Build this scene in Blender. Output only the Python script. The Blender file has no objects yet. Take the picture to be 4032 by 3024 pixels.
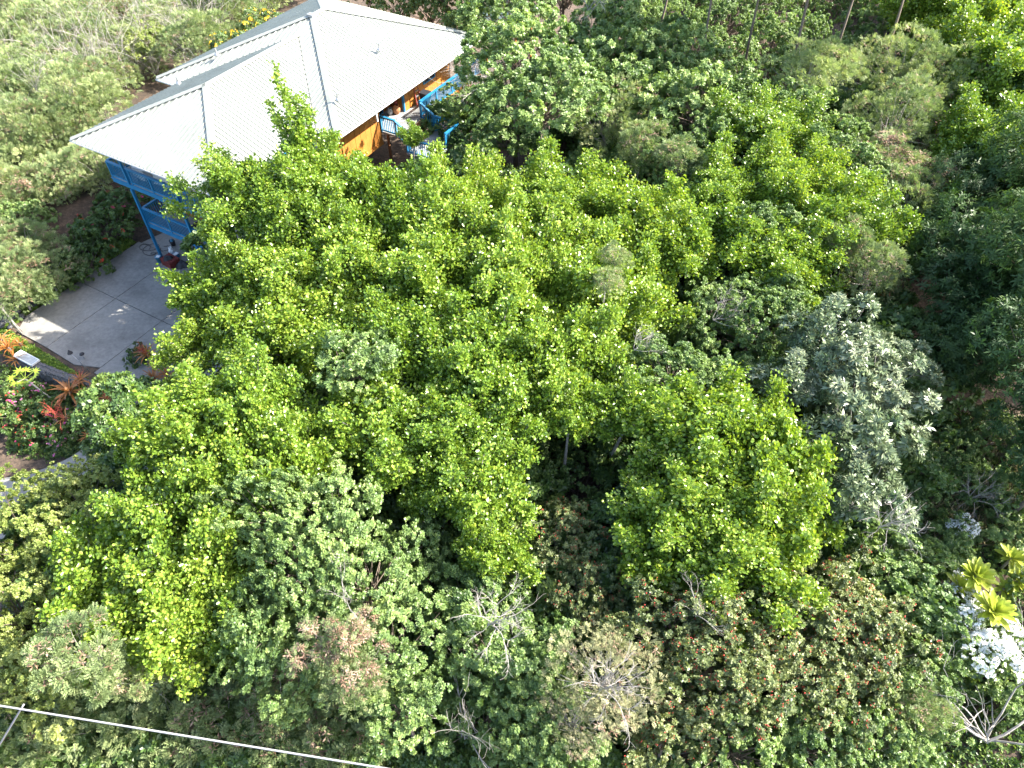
import bpy, math, random
import numpy as np
from mathutils import Matrix, Vector
R = math.radians
rng = np.random.default_rng(7)
random.seed(7)
scn = bpy.context.scene
COL = scn.collection
# ------------------------------------------------------------------ camera
H, PITCH, FPX = 28.0, R(47.61), 2894.0
cd = bpy.data.cameras.new('camera'); cam = bpy.data.objects.new('camera', cd); COL.objects.link(cam)
cam.location = (0, 0, H); cam.rotation_euler = (math.pi/2-PITCH, 0, 0)
cd.sensor_width = 36; cd.lens = 36*FPX/4032; cd.clip_end = 2000
scn.camera = cam
# ------------------------------------------------------------------ sky, sun, exposure
SUN_EL, SUN_AZ = R(39.6), R(8)
w = bpy.data.worlds.new('World'); scn.world = w; w.use_nodes = True
nt = w.node_tree; nt.nodes.clear()
sky = nt.nodes.new('ShaderNodeTexSky'); sky.sky_type = 'NISHITA'; sky.sun_disc = False
sky.sun_elevation = SUN_EL; sky.sun_rotation = math.pi/2-SUN_AZ; sky.dust_density = 2.5
bg = nt.nodes.new('ShaderNodeBackground'); bg.inputs[1].default_value = 0.148
wo = nt.nodes.new('ShaderNodeOutputWorld')
nt.links.new(sky.outputs[0], bg.inputs[0]); nt.links.new(bg.outputs[0], wo.inputs[0])
sl = bpy.data.lights.new('sun', 'SUN'); sl.energy = 5.0; sl.angle = R(0.5); sl.color = (1.0, 0.95, 0.86)
sun = bpy.data.objects.new('sun', sl); COL.objects.link(sun)
sd = Vector((math.cos(SUN_EL)*math.cos(SUN_AZ), math.cos(SUN_EL)*math.sin(SUN_AZ), math.sin(SUN_EL)))
sun.rotation_euler = sd.to_track_quat('Z', 'Y').to_euler(); sun.location = (60, 10, 60)
scn.view_settings.view_transform = 'Standard'; scn.view_settings.look = 'None'
scn.view_settings.gamma = 1; scn.view_settings.use_curve_mapping = False
scn.view_settings.exposure = 2.05
scn.cycles.max_bounces = 6; scn.cycles.diffuse_bounces = 3; scn.cycles.transmission_bounces = 4
scn.cycles.transparent_max_bounces = 4
# ------------------------------------------------------------------ helpers
_f = np.array([0, math.cos(PITCH), -math.sin(PITCH)]); _d = np.array([0, -math.sin(PITCH), -math.cos(PITCH)])
def ray(px, py):
    return np.array([1., 0, 0])*(px-2016)/FPX+_d*(py-1512)/FPX+_f
def at(px, py, z):                       # photo pixel + height -> place in the world
    d = ray(px, py); t = (z-H)/d[2]; return np.array([0, 0, H])+d*t
K2 = 4032/2212
def at2(u, v, z): return at(u*K2, v*K2, z)
YAW = R(-29.93); HL = at(278, 548, 8.0)
AX = np.array([math.cos(YAW), math.sin(YAW), 0]); BX = np.array([-math.sin(YAW), math.cos(YAW), 0])
def W(a, b, z=0.0):                      # house axes -> world
    p = HL+a*AX+b*BX; return np.array([p[0], p[1], z])
def AB(x, y):
    dx, dy = x-HL[0], y-HL[1]
    return dx*AX[0]+dy*AX[1], dx*BX[0]+dy*BX[1]
def nrm(v): return v/np.maximum(np.linalg.norm(v, axis=-1, keepdims=True), 1e-9)
def S(t): t = np.clip(t, 0, 1); return t*t*(3-2*t)

def mesh_np(name, V, F, mat=None, tint=None, smooth=False):
    """V (n,3); F (m,k) uniform polygons"""
    V = np.asarray(V, np.float32); F = np.asarray(F, np.int32)
    me = bpy.data.meshes.new(name)
    n, (m, k) = len(V), F.shape
    me.vertices.add(n); me.vertices.foreach_set('co', V.ravel())
    me.loops.add(m*k); me.loops.foreach_set('vertex_index', F.ravel())
    me.polygons.add(m); me.polygons.foreach_set('loop_start', np.arange(0, m*k, k, dtype=np.int32))
    if smooth: me.polygons.foreach_set('use_smooth', np.ones(m, bool))
    if tint is not None:
        a = me.attributes.new('tint', 'FLOAT', 'POINT'); a.data.foreach_set('value', np.asarray(tint, np.float32))
    me.update(calc_edges=True)
    if mat: me.materials.append(mat)
    return me
def mesh_py(name, V, F, mat=None, smooth=False):
    me = bpy.data.meshes.new(name); me.from_pydata([tuple(map(float, v)) for v in V], [], [tuple(map(int, f)) for f in F]); me.update()
    if smooth:
        for p in me.polygons: p.use_smooth = True
    if mat: me.materials.append(mat)
    return me
def link(name, me, parent=None, M=None, kind=None):
    o = bpy.data.objects.new(name, me); COL.objects.link(o)
    if parent: o.parent = parent
    if M is not None: o.matrix_basis = M
    if kind: o['kind'] = kind
    return o
def tag(o, label, cat, group=None):
    o['label'] = label; o['category'] = cat
    if group: o['group'] = group
    return o
def thing(name, loc, label, cat, group=None, rz=0):
    o = bpy.data.objects.new(name, None); COL.objects.link(o)
    o.location = [float(c) for c in loc]; o.rotation_euler = (0, 0, rz); o.empty_display_size = .2
    return tag(o, label, cat, group)
class MB:                                # mixed mesh builder
    def __init__(s): s.V = []; s.F = []
    def add(s, V, F):
        n = len(s.V); s.V += [tuple(v) for v in V]; s.F += [tuple(i+n for i in f) for f in F]; return s
    def box(s, lo, hi):
        x0, y0, z0 = lo; x1, y1, z1 = hi
        return s.add([(x0,y0,z0),(x1,y0,z0),(x1,y1,z0),(x0,y1,z0),(x0,y0,z1),(x1,y0,z1),(x1,y1,z1),(x0,y1,z1)],
                     [(0,3,2,1),(4,5,6,7),(0,1,5,4),(1,2,6,5),(2,3,7,6),(3,0,4,7)])
    def bar(s, p, q, wd, ht, up=(0,0,1)):
        p = np.array(p, float); q = np.array(q, float); d = nrm(q-p); x = nrm(np.cross(d, up)); z = np.cross(x, d)
        V = [c+x*sx*wd/2+z*sz*ht/2 for c in (p, q) for sx, sz in ((-1,-1),(1,-1),(1,1),(-1,1))]
        return s.add(V, [(0,1,2,3),(7,6,5,4),(0,4,5,1),(1,5,6,2),(2,6,7,3),(3,7,4,0)])
    def tube(s, pts, rad, k=6, cap=True):
        pts = np.array(pts, float); n = len(pts)
        rad = np.broadcast_to(np.array(rad, float), (n,))
        V = []
        for i in range(n):
            d = nrm(pts[min(i+1, n-1)]-pts[max(i-1, 0)])
            a = np.array([0, 0, 1.]) if abs(d[2]) < .9 else np.array([1., 0, 0])
            x = nrm(np.cross(d, a)); y = np.cross(d, x)
            for j in range(k):
                t = 2*math.pi*j/k; V.append(pts[i]+rad[i]*(x*math.cos(t)+y*math.sin(t)))
        F = [(i*k+j, i*k+(j+1) % k, (i+1)*k+(j+1) % k, (i+1)*k+j) for i in range(n-1) for j in range(k)]
        if cap: F += [tuple(range(k-1, -1, -1)), tuple((n-1)*k+j for j in range(k))]
        return s.add(V, F)
    def lathe(s, prof, c=(0,0,0), k=14):
        V = []; n = len(prof)
        for r, z in prof:
            for j in range(k):
                t = 2*math.pi*j/k; V.append((c[0]+r*math.cos(t), c[1]+r*math.sin(t), c[2]+z))
        F = [(i*k+j, i*k+(j+1) % k, (i+1)*k+(j+1) % k, (i+1)*k+j) for i in range(n-1) for j in range(k)]
        return s.add(V, F)
    def mesh(s, name, mat, smooth=False): return mesh_py(name, s.V, s.F, mat, smooth)
    def obj(s, name, mat, parent=None, smooth=False, M=None, kind=None):
        return link(name, s.mesh(name, mat, smooth), parent, M, kind)
# ------------------------------------------------------------------ materials
def newmat(name):
    m = bpy.data.materials.new(name); m.use_nodes = True
    n = m.node_tree; return m, n, n.nodes['Principled BSDF']
def ramp(n, stops):
    r = n.nodes.new('ShaderNodeValToRGB'); e = r.color_ramp.elements
    while len(e) > 1: e.remove(e[-1])
    e[0].position = stops[0][0]; e[0].color = (*stops[0][1], 1)
    for p, c in stops[1:]:
        x = e.new(p); x.color = (*c, 1)
    return r
def noise(n, scale, detail=5, rough=.6, obj=False):
    t = n.nodes.new('ShaderNodeTexNoise'); t.inputs['Scale'].default_value = scale
    t.inputs['Detail'].default_value = detail; t.inputs['Roughness'].default_value = rough
    c = n.nodes.new('ShaderNodeTexCoord'); n.links.new(c.outputs['Object'], t.inputs['Vector']); return t
def paint(name, col, rough=.5, var=.25, scale=3, metal=0, bump=0, spec=.5):
    m, n, b = newmat(name)
    t = noise(n, scale); lo = tuple(c*(1-var) for c in col); hi = tuple(min(1, c*(1+var)) for c in col)
    r = ramp(n, [(.3, lo), (.7, hi)]); n.links.new(t.outputs['Fac'], r.inputs[0]); n.links.new(r.outputs[0], b.inputs['Base Color'])
    b.inputs['Roughness'].default_value = rough; b.inputs['Metallic'].default_value = metal; b.inputs['Specular IOR Level'].default_value = spec
    if bump:
        bp = n.nodes.new('ShaderNodeBump'); bp.inputs['Strength'].default_value = bump; bp.inputs['Distance'].default_value = .02
        t2 = noise(n, scale*8); n.links.new(t2.outputs['Fac'], bp.inputs['Height']); n.links.new(bp.outputs[0], b.inputs['Normal'])
    return m
def leafmat(name, stops, rough=.4, trans=.3, tcol=None, spec=.5):
    m, n, b = newmat(name)
    a = n.nodes.new('ShaderNodeAttribute'); a.attribute_name = 'tint'
    oi = n.nodes.new('ShaderNodeObjectInfo')
    ad = n.nodes.new('ShaderNodeMath'); ad.operation = 'MULTIPLY_ADD'; ad.inputs[1].default_value = .22
    n.links.new(oi.outputs['Random'], ad.inputs[0]); n.links.new(a.outputs['Fac'], ad.inputs[2])
    r = ramp(n, stops); n.links.new(ad.outputs[0], r.inputs[0]); n.links.new(r.outputs[0], b.inputs['Base Color'])
    b.inputs['Roughness'].default_value = rough; b.inputs['Specular IOR Level'].default_value = spec
    t = n.nodes.new('ShaderNodeBsdfTranslucent')
    if tcol:
        mx = n.nodes.new('ShaderNodeMix'); mx.data_type = 'RGBA'; mx.blend_type = 'MULTIPLY'; mx.inputs[0].default_value = 1
        n.links.new(r.outputs[0], mx.inputs[6]); mx.inputs[7].default_value = (*tcol, 1); n.links.new(mx.outputs[2], t.inputs[0])
    else: n.links.new(r.outputs[0], t.inputs[0])
    ms = n.nodes.new('ShaderNodeMixShader'); ms.inputs[0].default_value = trans
    o = n.nodes['Material Output']
    n.links.new(b.outputs[0], ms.inputs[1]); n.links.new(t.outputs[0], ms.inputs[2]); n.links.new(ms.outputs[0], o.inputs[0])
    return m
M = {}
M['clusia'] = leafmat('round_leaf', [(0, (.065,.135,.018)), (.35, (.135,.235,.028)), (.75, (.235,.33,.042)), (1.0, (.37,.43,.07))], .33, .32, (1.4,1.35,.5), .6)
M['small'] = leafmat('small_leaf', [(0, (.055,.10,.03)), (.4, (.125,.205,.058)), (.8, (.235,.325,.095)), (1.0, (.34,.42,.15))], .45, .28, (1.3,1.4,.6), .5)
M['yellow'] = leafmat('yellowish_leaf', [(0, (.11,.15,.03)), (.4, (.22,.28,.065)), (.8, (.34,.38,.11)), (1.0, (.42,.44,.15))], .45, .3, (1.3,1.4,.6), .5)
M['berryleaf'] = leafmat('olive_leaf', [(0, (.055,.085,.03)), (.4, (.125,.165,.055)), (.8, (.25,.29,.11)), (1.0, (.38,.40,.18))], .45, .25, (1.3,1.3,.6), .5)
M['feather'] = leafmat('feathery_leaf', [(0, (.09,.14,.06)), (.4, (.20,.26,.11)), (.8, (.31,.36,.16)), (1.0, (.44,.45,.22))], .6, .3, (1.2,1.3,.7), .3)
M['pale'] = leafmat('pale_dying_leaf', [(0, (.16,.17,.08)), (.5, (.30,.31,.15)), (1.1, (.45,.42,.24))], .6, .25, None, .3)
M['loquat'] = leafmat('silvery_leaf', [(0, (.05,.10,.035)), (.5, (.15,.20,.095)), (1.0, (.30,.34,.20))], .3, .14, None, .6)
M['dark'] = leafmat('dark_long_leaf', [(0, (.02,.05,.014)), (.5, (.04,.085,.022)), (1.1, (.08,.135,.032))], .5, .2, (1.3,1.4,.6), .3)
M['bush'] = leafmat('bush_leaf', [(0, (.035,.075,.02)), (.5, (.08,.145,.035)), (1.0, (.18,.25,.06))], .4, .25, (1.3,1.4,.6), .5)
M['ti'] = leafmat('large_yellow_leaf', [(0, (.22,.32,.03)), (.5, (.36,.44,.05)), (1.1, (.52,.50,.09))], .35, .3, None, .5)
M['brom'] = leafmat('orange_strap_leaf', [(0, (.20,.09,.025)), (.35, (.40,.15,.03)), (.7, (.48,.24,.07)), (1.1, (.42,.36,.12))], .4, .2, None, .5)
M['grass'] = leafmat('dry_grass_blade', [(0, (.10,.13,.04)), (.5, (.26,.22,.11)), (1.1, (.42,.35,.22))], .7, .2, None, .2)
M['groundleaf'] = leafmat('ground_cover_leaf', [(0, (.05,.12,.015)), (.5, (.14,.25,.03)), (1.1, (.30,.38,.07))], .5, .25, None, .4)
M['berry'] = paint('red_berry', (.42,.045,.03), .4, .3)
M['white_petal'] = leafmat('white_petal', [(0, (.72,.74,.72)), (1.1, (.85,.86,.84))], .6, .3, None, .2)
M['red_petal'] = leafmat('red_petal', [(0, (.60,.06,.03)), (.5, (.65,.10,.05)), (1.1, (.62,.05,.22))], .5, .3, None, .3)
M['pink_petal'] = leafmat('pink_petal', [(0, (.55,.04,.25)), (1.1, (.75,.25,.5))], .5, .3, None, .3)
M['yellow_petal'] = leafmat('yellow_petal', [(0, (.7,.40,.02)), (1.1, (.8,.6,.05))], .5, .3, None, .3)
M['plume'] = paint('red_plume', (.45,.075,.05), .6, .4, 20)
M['pod'] = leafmat('brown_pod', [(0, (.14,.08,.05)), (.5, (.26,.16,.11)), (1.1, (.40,.29,.21))], .7, .15, None, .2)
M['bark'] = paint('grey_bark', (.33,.30,.27), .85, .35, 9, bump=.3)
M['deadwood'] = paint('bleached_deadwood', (.34,.31,.275), .8, .25, 9)
M['darkbark'] = paint('brown_bark', (.16,.125,.095), .9, .35, 9, bump=.3)
M['blue'] = paint('blue_paint', (.018,.185,.36), .5, .14, 2.5, bump=.05)
M['orange'] = paint('orange_stain', (.44,.175,.03), .65, .16, 1.6, bump=.08)
M['brown'] = paint('brown_board', (.17,.075,.03), .7, .3, 4)
M['deckfloor'] = paint('grey_deck_paint', (.30,.31,.31), .7, .18, 3)
M['white'] = paint('white_paint', (.78,.79,.78), .5, .05, 3)
M['black'] = paint('black_plastic', (.025,.025,.03), .6, .3, 8)
M['maroon'] = paint('maroon_fabric', (.16,.025,.02), .85, .3, 8)
M['teal'] = paint('blue_plastic', (.04,.24,.40), .4, .1, 4)
M['galv'] = paint('grey_metal', (.35,.36,.37), .45, .15, 4, metal=.6)
M['lichenroof'] = paint('lichen_sheet', (.17,.23,.22), .6, .55, 6)
M['terracotta'] = paint('clay_pot', (.42,.19,.08), .8, .2, 5)
M['cable'] = paint('grey_cable', (.30,.30,.30), .5, .1, 2)
M['glassy'] = paint('dusty_glass', (.42,.44,.44), .25, .2, 6)
M['redwood'] = paint('red_ladder', (.28,.05,.035), .6, .2, 5)
M['inside'] = paint('dark_window', (.02,.022,.025), .15, .2, 2)
# roof sheet metal
m, n, b = newmat('pale_green_metal'); M['roof'] = m
t = noise(n, .6, 6); r_ = ramp(n, [(.3, (.27,.285,.25)), (.75, (.345,.36,.32))]); n.links.new(t.outputs['Fac'], r_.inputs[0])
t2 = noise(n, 3.5, 6, .7); r2 = ramp(n, [(.35, (.80,.78,.74)), (.6, (1,1,1))]); n.links.new(t2.outputs['Fac'], r2.inputs[0])
mx = n.nodes.new('ShaderNodeMix'); mx.data_type = 'RGBA'; mx.blend_type = 'MULTIPLY'; mx.inputs[0].default_value = .7
n.links.new(r_.outputs[0], mx.inputs[6]); n.links.new(r2.outputs[0], mx.inputs[7]); n.links.new(mx.outputs[2], b.inputs['Base Color'])
b.inputs['Roughness'].default_value = .5; b.inputs['Metallic'].default_value = .25
# concrete
m, n, b = newmat('stained_concrete'); M['concrete'] = m
g = n.nodes.new('ShaderNodeNewGeometry')
def tn(scale, det=6, ro=.65):
    x = n.nodes.new('ShaderNodeTexNoise'); x.inputs['Scale'].default_value = scale; x.inputs['Detail'].default_value = det; x.inputs['Roughness'].default_value = ro
    n.links.new(g.outputs['Position'], x.inputs['Vector']); return x
r1 = ramp(n, [(.30, (.15,.14,.125)), (.46, (.235,.222,.20)), (.70, (.31,.295,.265))]); n.links.new(tn(.33).outputs['Fac'], r1.inputs[0])
r2 = ramp(n, [(.3, (.72,.72,.72)), (.62, (1.05,1.05,1.05))]); n.links.new(tn(5, 8, .7).outputs['Fac'], r2.inputs[0])
mx = n.nodes.new('ShaderNodeMix'); mx.data_type = 'RGBA'; mx.blend_type = 'MULTIPLY'; mx.inputs[0].default_value = 1
n.links.new(r1.outputs[0], mx.inputs[6]); n.links.new(r2.outputs[0], mx.inputs[7]); n.links.new(mx.outputs[2], b.inputs['Base Color'])
b.inputs['Roughness'].default_value = .85
bp = n.nodes.new('ShaderNodeBump'); bp.inputs['Strength'].default_value = .25; bp.inputs['Distance'].default_value = .01
n.links.new(tn(40).outputs['Fac'], bp.inputs['Height']); n.links.new(bp.outputs[0], b.inputs['Normal'])
# soil with leaf litter
m, n, b = newmat('leaf_litter_soil'); M['soil'] = m
g = n.nodes.new('ShaderNodeNewGeometry')
r1 = ramp(n, [(.3, (.035,.028,.02)), (.5, (.085,.06,.042)), (.72, (.20,.14,.095))]); n.links.new(tn(5, 8, .75).outputs['Fac'], r1.inputs[0])
r2 = ramp(n, [(.35, (.5,.5,.5)), (.6, (1.1,1.05,1))]); n.links.new(tn(.4).outputs['Fac'], r2.inputs[0])
mx = n.nodes.new('ShaderNodeMix'); mx.data_type = 'RGBA'; mx.blend_type = 'MULTIPLY'; mx.inputs[0].default_value = 1
n.links.new(r1.outputs[0], mx.inputs[6]); n.links.new(r2.outputs[0], mx.inputs[7]); n.links.new(mx.outputs[2], b.inputs['Base Color'])
b.inputs['Roughness'].default_value = .95
bp = n.nodes.new('ShaderNodeBump'); bp.inputs['Strength'].default_value = .6; bp.inputs['Distance'].default_value = .05
n.links.new(tn(9).outputs['Fac'], bp.inputs['Height']); n.links.new(bp.outputs[0], b.inputs['Normal'])
M['lava'] = paint('lava_rock', (.12,.115,.115), .9, .45, 6, bump=.5)
# ------------------------------------------------------------------ terrain
ROAD = [(9.2, 2.5), (9.2, -1), (9.7, -5), (10.6, -9), (10.3, -12), (8.4, -14.6), (5.2, -16.8), (1, -18.5), (-5, -20.5), (-14, -23)]
def road_z(b): return -1.5*S((-3-b)/13)
_rp = np.array(ROAD, float)
def _rdist(A, B):
    best = np.full(A.shape, 1e9); zb = np.zeros(A.shape)
    for i in range(len(_rp)-1):
        p, q = _rp[i], _rp[i+1]; d = q-p
        t = np.clip(((A-p[0])*d[0]+(B-p[1])*d[1])/(d@d), 0, 1)
        x, y = p[0]+t*d[0], p[1]+t*d[1]; ds = np.hypot(A-x, B-y)
        k = ds < best; best = np.where(k, ds, best); zb = np.where(k, road_z(y), zb)
    return best, zb
def gz(x, y):
    x = np.asarray(x, float); y = np.asarray(y, float)
    A, B = AB(x, y)
    g = 4.0*S((A-10.6)/5)*(.35+.65*S((B+10)/14))*S((B+14)/10+.3)
    g = g-1.3*S((-8.4-B)/.6)*(1-S((A-10)/8))
    g = g+1.8*S((-1.6-A)/3.5)*S((B+10)/4)
    g = g+.18*np.sin(x*.9+1.3*np.sin(y*.5))*np.cos(y*.8)*S((A-13)/3)
    flat = (1-S((-1.2-A)/.5))*(1-S((A-11.0)/.8))*(1-S((-7.9-B)/.4))
    g = np.where(flat > 0, g*(1-flat)-.06*flat, g)
    ds, zb = _rdist(A, B)
    k = 1-S((ds-2.1)/1.6)
    return g*(1-k)+(zb-.09)*k-.02
xs = np.concatenate([np.linspace(-160, -45, 24), np.linspace(-42, 42, 141), np.linspace(45, 160, 24)])
ys = np.concatenate([np.linspace(-60, -4, 15), np.linspace(-2, 62, 108), np.linspace(65, 220, 32)])
X, Y = np.meshgrid(xs, ys); Z = gz(X, Y)
nx, ny = len(xs), len(ys); ii = np.arange(nx*ny).reshape(ny, nx)
F = np.stack([ii[:-1,:-1], ii[:-1,1:], ii[1:,1:], ii[1:,:-1]], -1).reshape(-1, 4)
link('ground', mesh_np('ground', np.stack([X, Y, Z], -1).reshape(-1, 3), F, M['soil'], smooth=True), kind='structure')
# driveway of separate concrete slabs
def slab_poly(P, z0, z1, name, parent, mat=M['concrete']):
    n_ = len(P); V = [(p[0], p[1], z1 if len(p) < 3 else p[2]) for p in P]+[(p[0], p[1], z0 if len(p) < 3 else p[2]-.12) for p in P]
    Fs = [tuple(range(n_)), tuple(range(2*n_-1, n_-1, -1))]+[(i, i+n_, (i+1) % n_+n_, (i+1) % n_) for i in range(n_)]
    return link(name, mesh_py(name, V, Fs, mat), parent)
drive = thing('driveway', (0, 0, 0), '', ''); del drive['label']; del drive['category']; drive['kind'] = 'structure'
ea = [-.95, 2.2, 6.0, 9.75]; eb = [-7.45, -2.85, 1.6, 5.0]; gp = .018
for i in range(3):
    for j in range(3):
        a0, a1, b0, b1 = ea[i]+gp, ea[i+1]-gp, eb[j]+gp, eb[j+1]-gp
        P = [(a0, b0), (a1, b0), (a1, b1), (a0, b1)]
        if i == 0 and j == 0: P = [(-.28, b0), (a1, b0), (a1, b1), (a0, b1), (a0, -6.4)]
        if i == 1 and j == 0: P = [(a0, b0), (4.6, -7.55), (a1, -7.0), (a1, b1), (a0, b1)]
        if i == 0 and j == 2: P = [(-.7, b0), (a1, b0), (a1, b1), (.2, b1)]
        slab_poly([tuple(W(a, b)[:2]) for a, b in P], -.12, random.uniform(-.002, .003), 'slab', drive)
road = thing('road', (0, 0, 0), '', ''); del road['label']; del road['category']; road['kind'] = 'structure'
def catmull(P, n):
    P = np.array(P, float); P = np.vstack([2*P[0]-P[1], P, 2*P[-1]-P[-2]]); out = []
    for i in range(1, len(P)-2):
        for t in np.linspace(0, 1, n, endpoint=False):
            a, b_, c, d = P[i-1:i+3]
            out.append(.5*((2*b_)+(c-a)*t+(2*a-5*b_+4*c-d)*t*t+(-a+3*b_-3*c+d)*t**3))
    out.append(P[-2]); return np.array(out)
rc = catmull(ROAD[1:], 8); tg = nrm(np.gradient(rc, axis=0)); nn = np.stack([-tg[:,1], tg[:,0]], 1)
step = 8
for i0 in range(0, len(rc)-1, step):
    i1 = min(i0+step, len(rc)-1); idx = list(range(i0, i1+1))
    for sgn in (-1, 1):
        P = []
        for k_, i in enumerate(idx):
            e = .012*tg[i]*(1 if k_ == 0 else -1 if k_ == len(idx)-1 else 0)
            q = rc[i]+e+nn[i]*.012*sgn; P.append(tuple(W(q[0], q[1], road_z(q[1])-.008)))
        for k_, i in reversed(list(enumerate(idx))):
            e = .012*tg[i]*(1 if k_ == 0 else -1 if k_ == len(idx)-1 else 0)
            q = rc[i]+e+nn[i]*1.9*sgn; P.append(tuple(W(q[0], q[1], road_z(q[1])-.008)))
        if sgn > 0: P = P[::-1]
        slab_poly(P, 0, 0, 'slab', road)
# ------------------------------------------------------------------ house (local axes: x = A along the end, y = B along the length)
house = thing('house', (HL[0], HL[1], 0), 'orange timber house with blue railings and a pale metal hip roof', 'house', rz=YAW)
ZE, SL = 8.0, .385
A1, B1, U0, U1, V0, V1 = 0.0, 0.0, -1.6, 12.1, 7.26, 22.0
LW = 10.6; LH = LW/2; UW = U1-U0; UH = UW/2; UL = V1-V0
EPS = 1e-3
faces = [  # origin, u direction, v direction, length, vmin(u), vmax(u)
 ((0, 0), (1, 0), (0, 1), LW, lambda u: 0, lambda u: min(u, LW-u)),
 ((LW, 0), (0, 1), (-1, 0), V0+LH, lambda u: max(0, u-V0), lambda u: min(u, LH)),
 ((0, 0), (0, 1), (1, 0), V0+LH, lambda u: max(0, u-V0), lambda u: min(u, LH)),
 ((U0, V0), (1, 0), (0, 1), UW, lambda u: max(0, min(u+U0, LW-u-U0)), lambda u: min(u, UW-u)),
 ((U1, V0), (0, 1), (-1, 0), UL, lambda u: 0, lambda u: min(u, UH, UL-u)),
 ((U0, V0), (0, 1), (1, 0), UL, lambda u: 0, lambda u: min(u, UH, UL-u)),
 ((U0, V1), (1, 0), (0, -1), UW, lambda u: 0, lambda u: min(u, UW-u)),
]
deck_mb = MB(); panels = []
for (ox, oy), (ux, uy), (vx, vy), Lf, vmin, vmax in faces:
    # decking sheet under the panels
    us = sorted({0, Lf, UH, LH, Lf-UH, Lf-LH, V0, Lf/2, -U0, LW-U0} | set(np.linspace(0, Lf, 12)))
    us = [u for u in us if 0 <= u <= Lf]
    for a, c in zip(us[:-1], us[1:]):
        if c-a < 1e-6: continue
        Q = []
        for u, fn in ((a, vmin), (c, vmin), (c, vmax), (a, vmax)):
            v = max(fn(u), vmin(u)); Q.append((ox+u*ux+v*vx, oy+u*uy+v*vy, ZE+SL*v-.07))
        deck_mb.add(Q, [(0, 1, 2, 3)])
    pw = .81; npn = int(math.ceil(Lf/pw))
    for i in range(npn):
        u0, u1 = i*pw+.004, min((i+1)*pw, Lf)-.004
        prof = []
        u = u0
        for k in range(3):
            q = u0+k*.27
            prof += [(q, 0), (q+.18, 0), (q+.195, .042), (q+.235, .042), (q+.25, 0)]
        prof = [(min(x, u1), h) for x, h in prof]+[(u1, 0)]
        prof = [p for j, p in enumerate(prof) if j == 0 or p[0] > prof[j-1][0]+1e-4]
        V = []; ok = False
        for uu, h in prof:
            lo = vmin(uu)-(.06 if vmin(uu) == 0 else -.02); hi = max(vmax(uu)-.02, lo)
            if hi > lo+.02: ok = True
            for v in (lo, hi): V.append((ox+uu*ux+v*vx, oy+uu*uy+v*vy, ZE+SL*v+h))
        if not ok: continue
        nq = len(prof); Fq = [(2*j, 2*j+2, 2*j+3, 2*j+1) for j in range(nq-1)]
        flip = (ux*vy-uy*vx) < 0
        if flip: Fq = [f[::-1] for f in Fq]
        panels.append((V, Fq))
roof = deck_mb.obj('roof', M['brown'], house)
for V, Fq in panels: link('roof_panel', mesh_py('roof_panel', V, Fq, M['roof']), roof)
def cap(P, Q, slope, wd=.2, lift=.082, name='ridge_cap', parent=None):
    P = np.array(P, float); Q = np.array(Q, float); d = Q-P; h = nrm(np.array([-d[1], d[0], 0.])); up = np.array([0, 0, lift])
    V = [P+up, Q+up, P+up+h*wd-[0,0,slope*wd], Q+up+h*wd-[0,0,slope*wd], P+up-h*wd-[0,0,slope*wd], Q+up-h*wd-[0,0,slope*wd]]
    link(name, mesh_py(name, V, [(0, 1, 3, 2), (1, 0, 4, 5)], M['roof']), parent)
zr = ZE+SL*LH; zu = ZE+SL*UH; hs = SL*.7071
a1 = (LH, LH, zr); r1e = (LH, V0+LH, zr); p1 = (U0+UH, V0+UH, zu); p2 = (U0+UH, V1-UH, zu)
cap((0, 0, ZE), a1, hs, name='hip_cap', parent=roof); cap((LW, 0, ZE), a1, hs, name='hip_cap', parent=roof); cap(a1, r1e, SL, parent=roof)
for c, p in (((U0, V0, ZE), p1), ((U1, V0, ZE), p1), ((U0, V1, ZE), p2), ((U1, V1, ZE), p2)): cap(c, p, hs, name='hip_cap', parent=roof)
cap(p1, p2, SL, parent=roof)
def pipe(px, py, zg, parent):
    p = at(px, py, zg); a, b_ = AB(p[0], p[1])
    MB().tube([(a, b_, zg-.15), (a, b_, zg+.34)], .05, 7).obj('vent_pipe', M['galv'], parent)
    MB().lathe([(.15, -.06), (.10, .03), (.055, .06)], (a, b_, zg+.02), 9).obj('pipe_flashing', M['galv'], parent)
pipe(1330, 390, 8.9, roof); pipe(1493, 193, 9.3, roof); pipe(853, 213, 9.2, roof); pipe(702, 325, 9.2, roof)
MB().box((p1[0]-.22, p1[1]-.3, zu-.08), (p1[0]+.22, p1[1]+.05, zu+.09)).obj('ridge_flashing', M['galv'], roof)
def run(name, pts, wd, ht, mat, dz):
    for p, q in zip(pts[:-1], pts[1:]): MB().bar((*p, ZE+dz), (*q, ZE+dz), wd, ht).obj(name, mat, roof)
run('fascia', [(LW-.06, V0), (LW-.06, .05)], .03, .2, M['blue'], -.13)
run('fascia', [(U1-.05, V1), (U1-.05, V0)], .03, .2, M['blue'], -.13)
run('fascia', [(.03, .06), (LW-.03, .06)], .03, .2, M['blue'], -.14); run('fascia', [(U0, V0+.06), (-.05, V0+.06)], .03, .2, M['blue'], -.14)
run('fascia', [(LW+.05, V0+.06), (U1, V0+.06)], .03, .2, M['blue'], -.14); run('fascia', [(.05, .1), (.05, V0)], .03, .2, M['blue'], -.13)
run('fascia', [(U0+.05, V0), (U0+.05, V1)], .03, .2, M['blue'], -.13); run('fascia', [(U0, V1-.05), (U1, V1-.05)], .03, .2, M['blue'], -.14)
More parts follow.
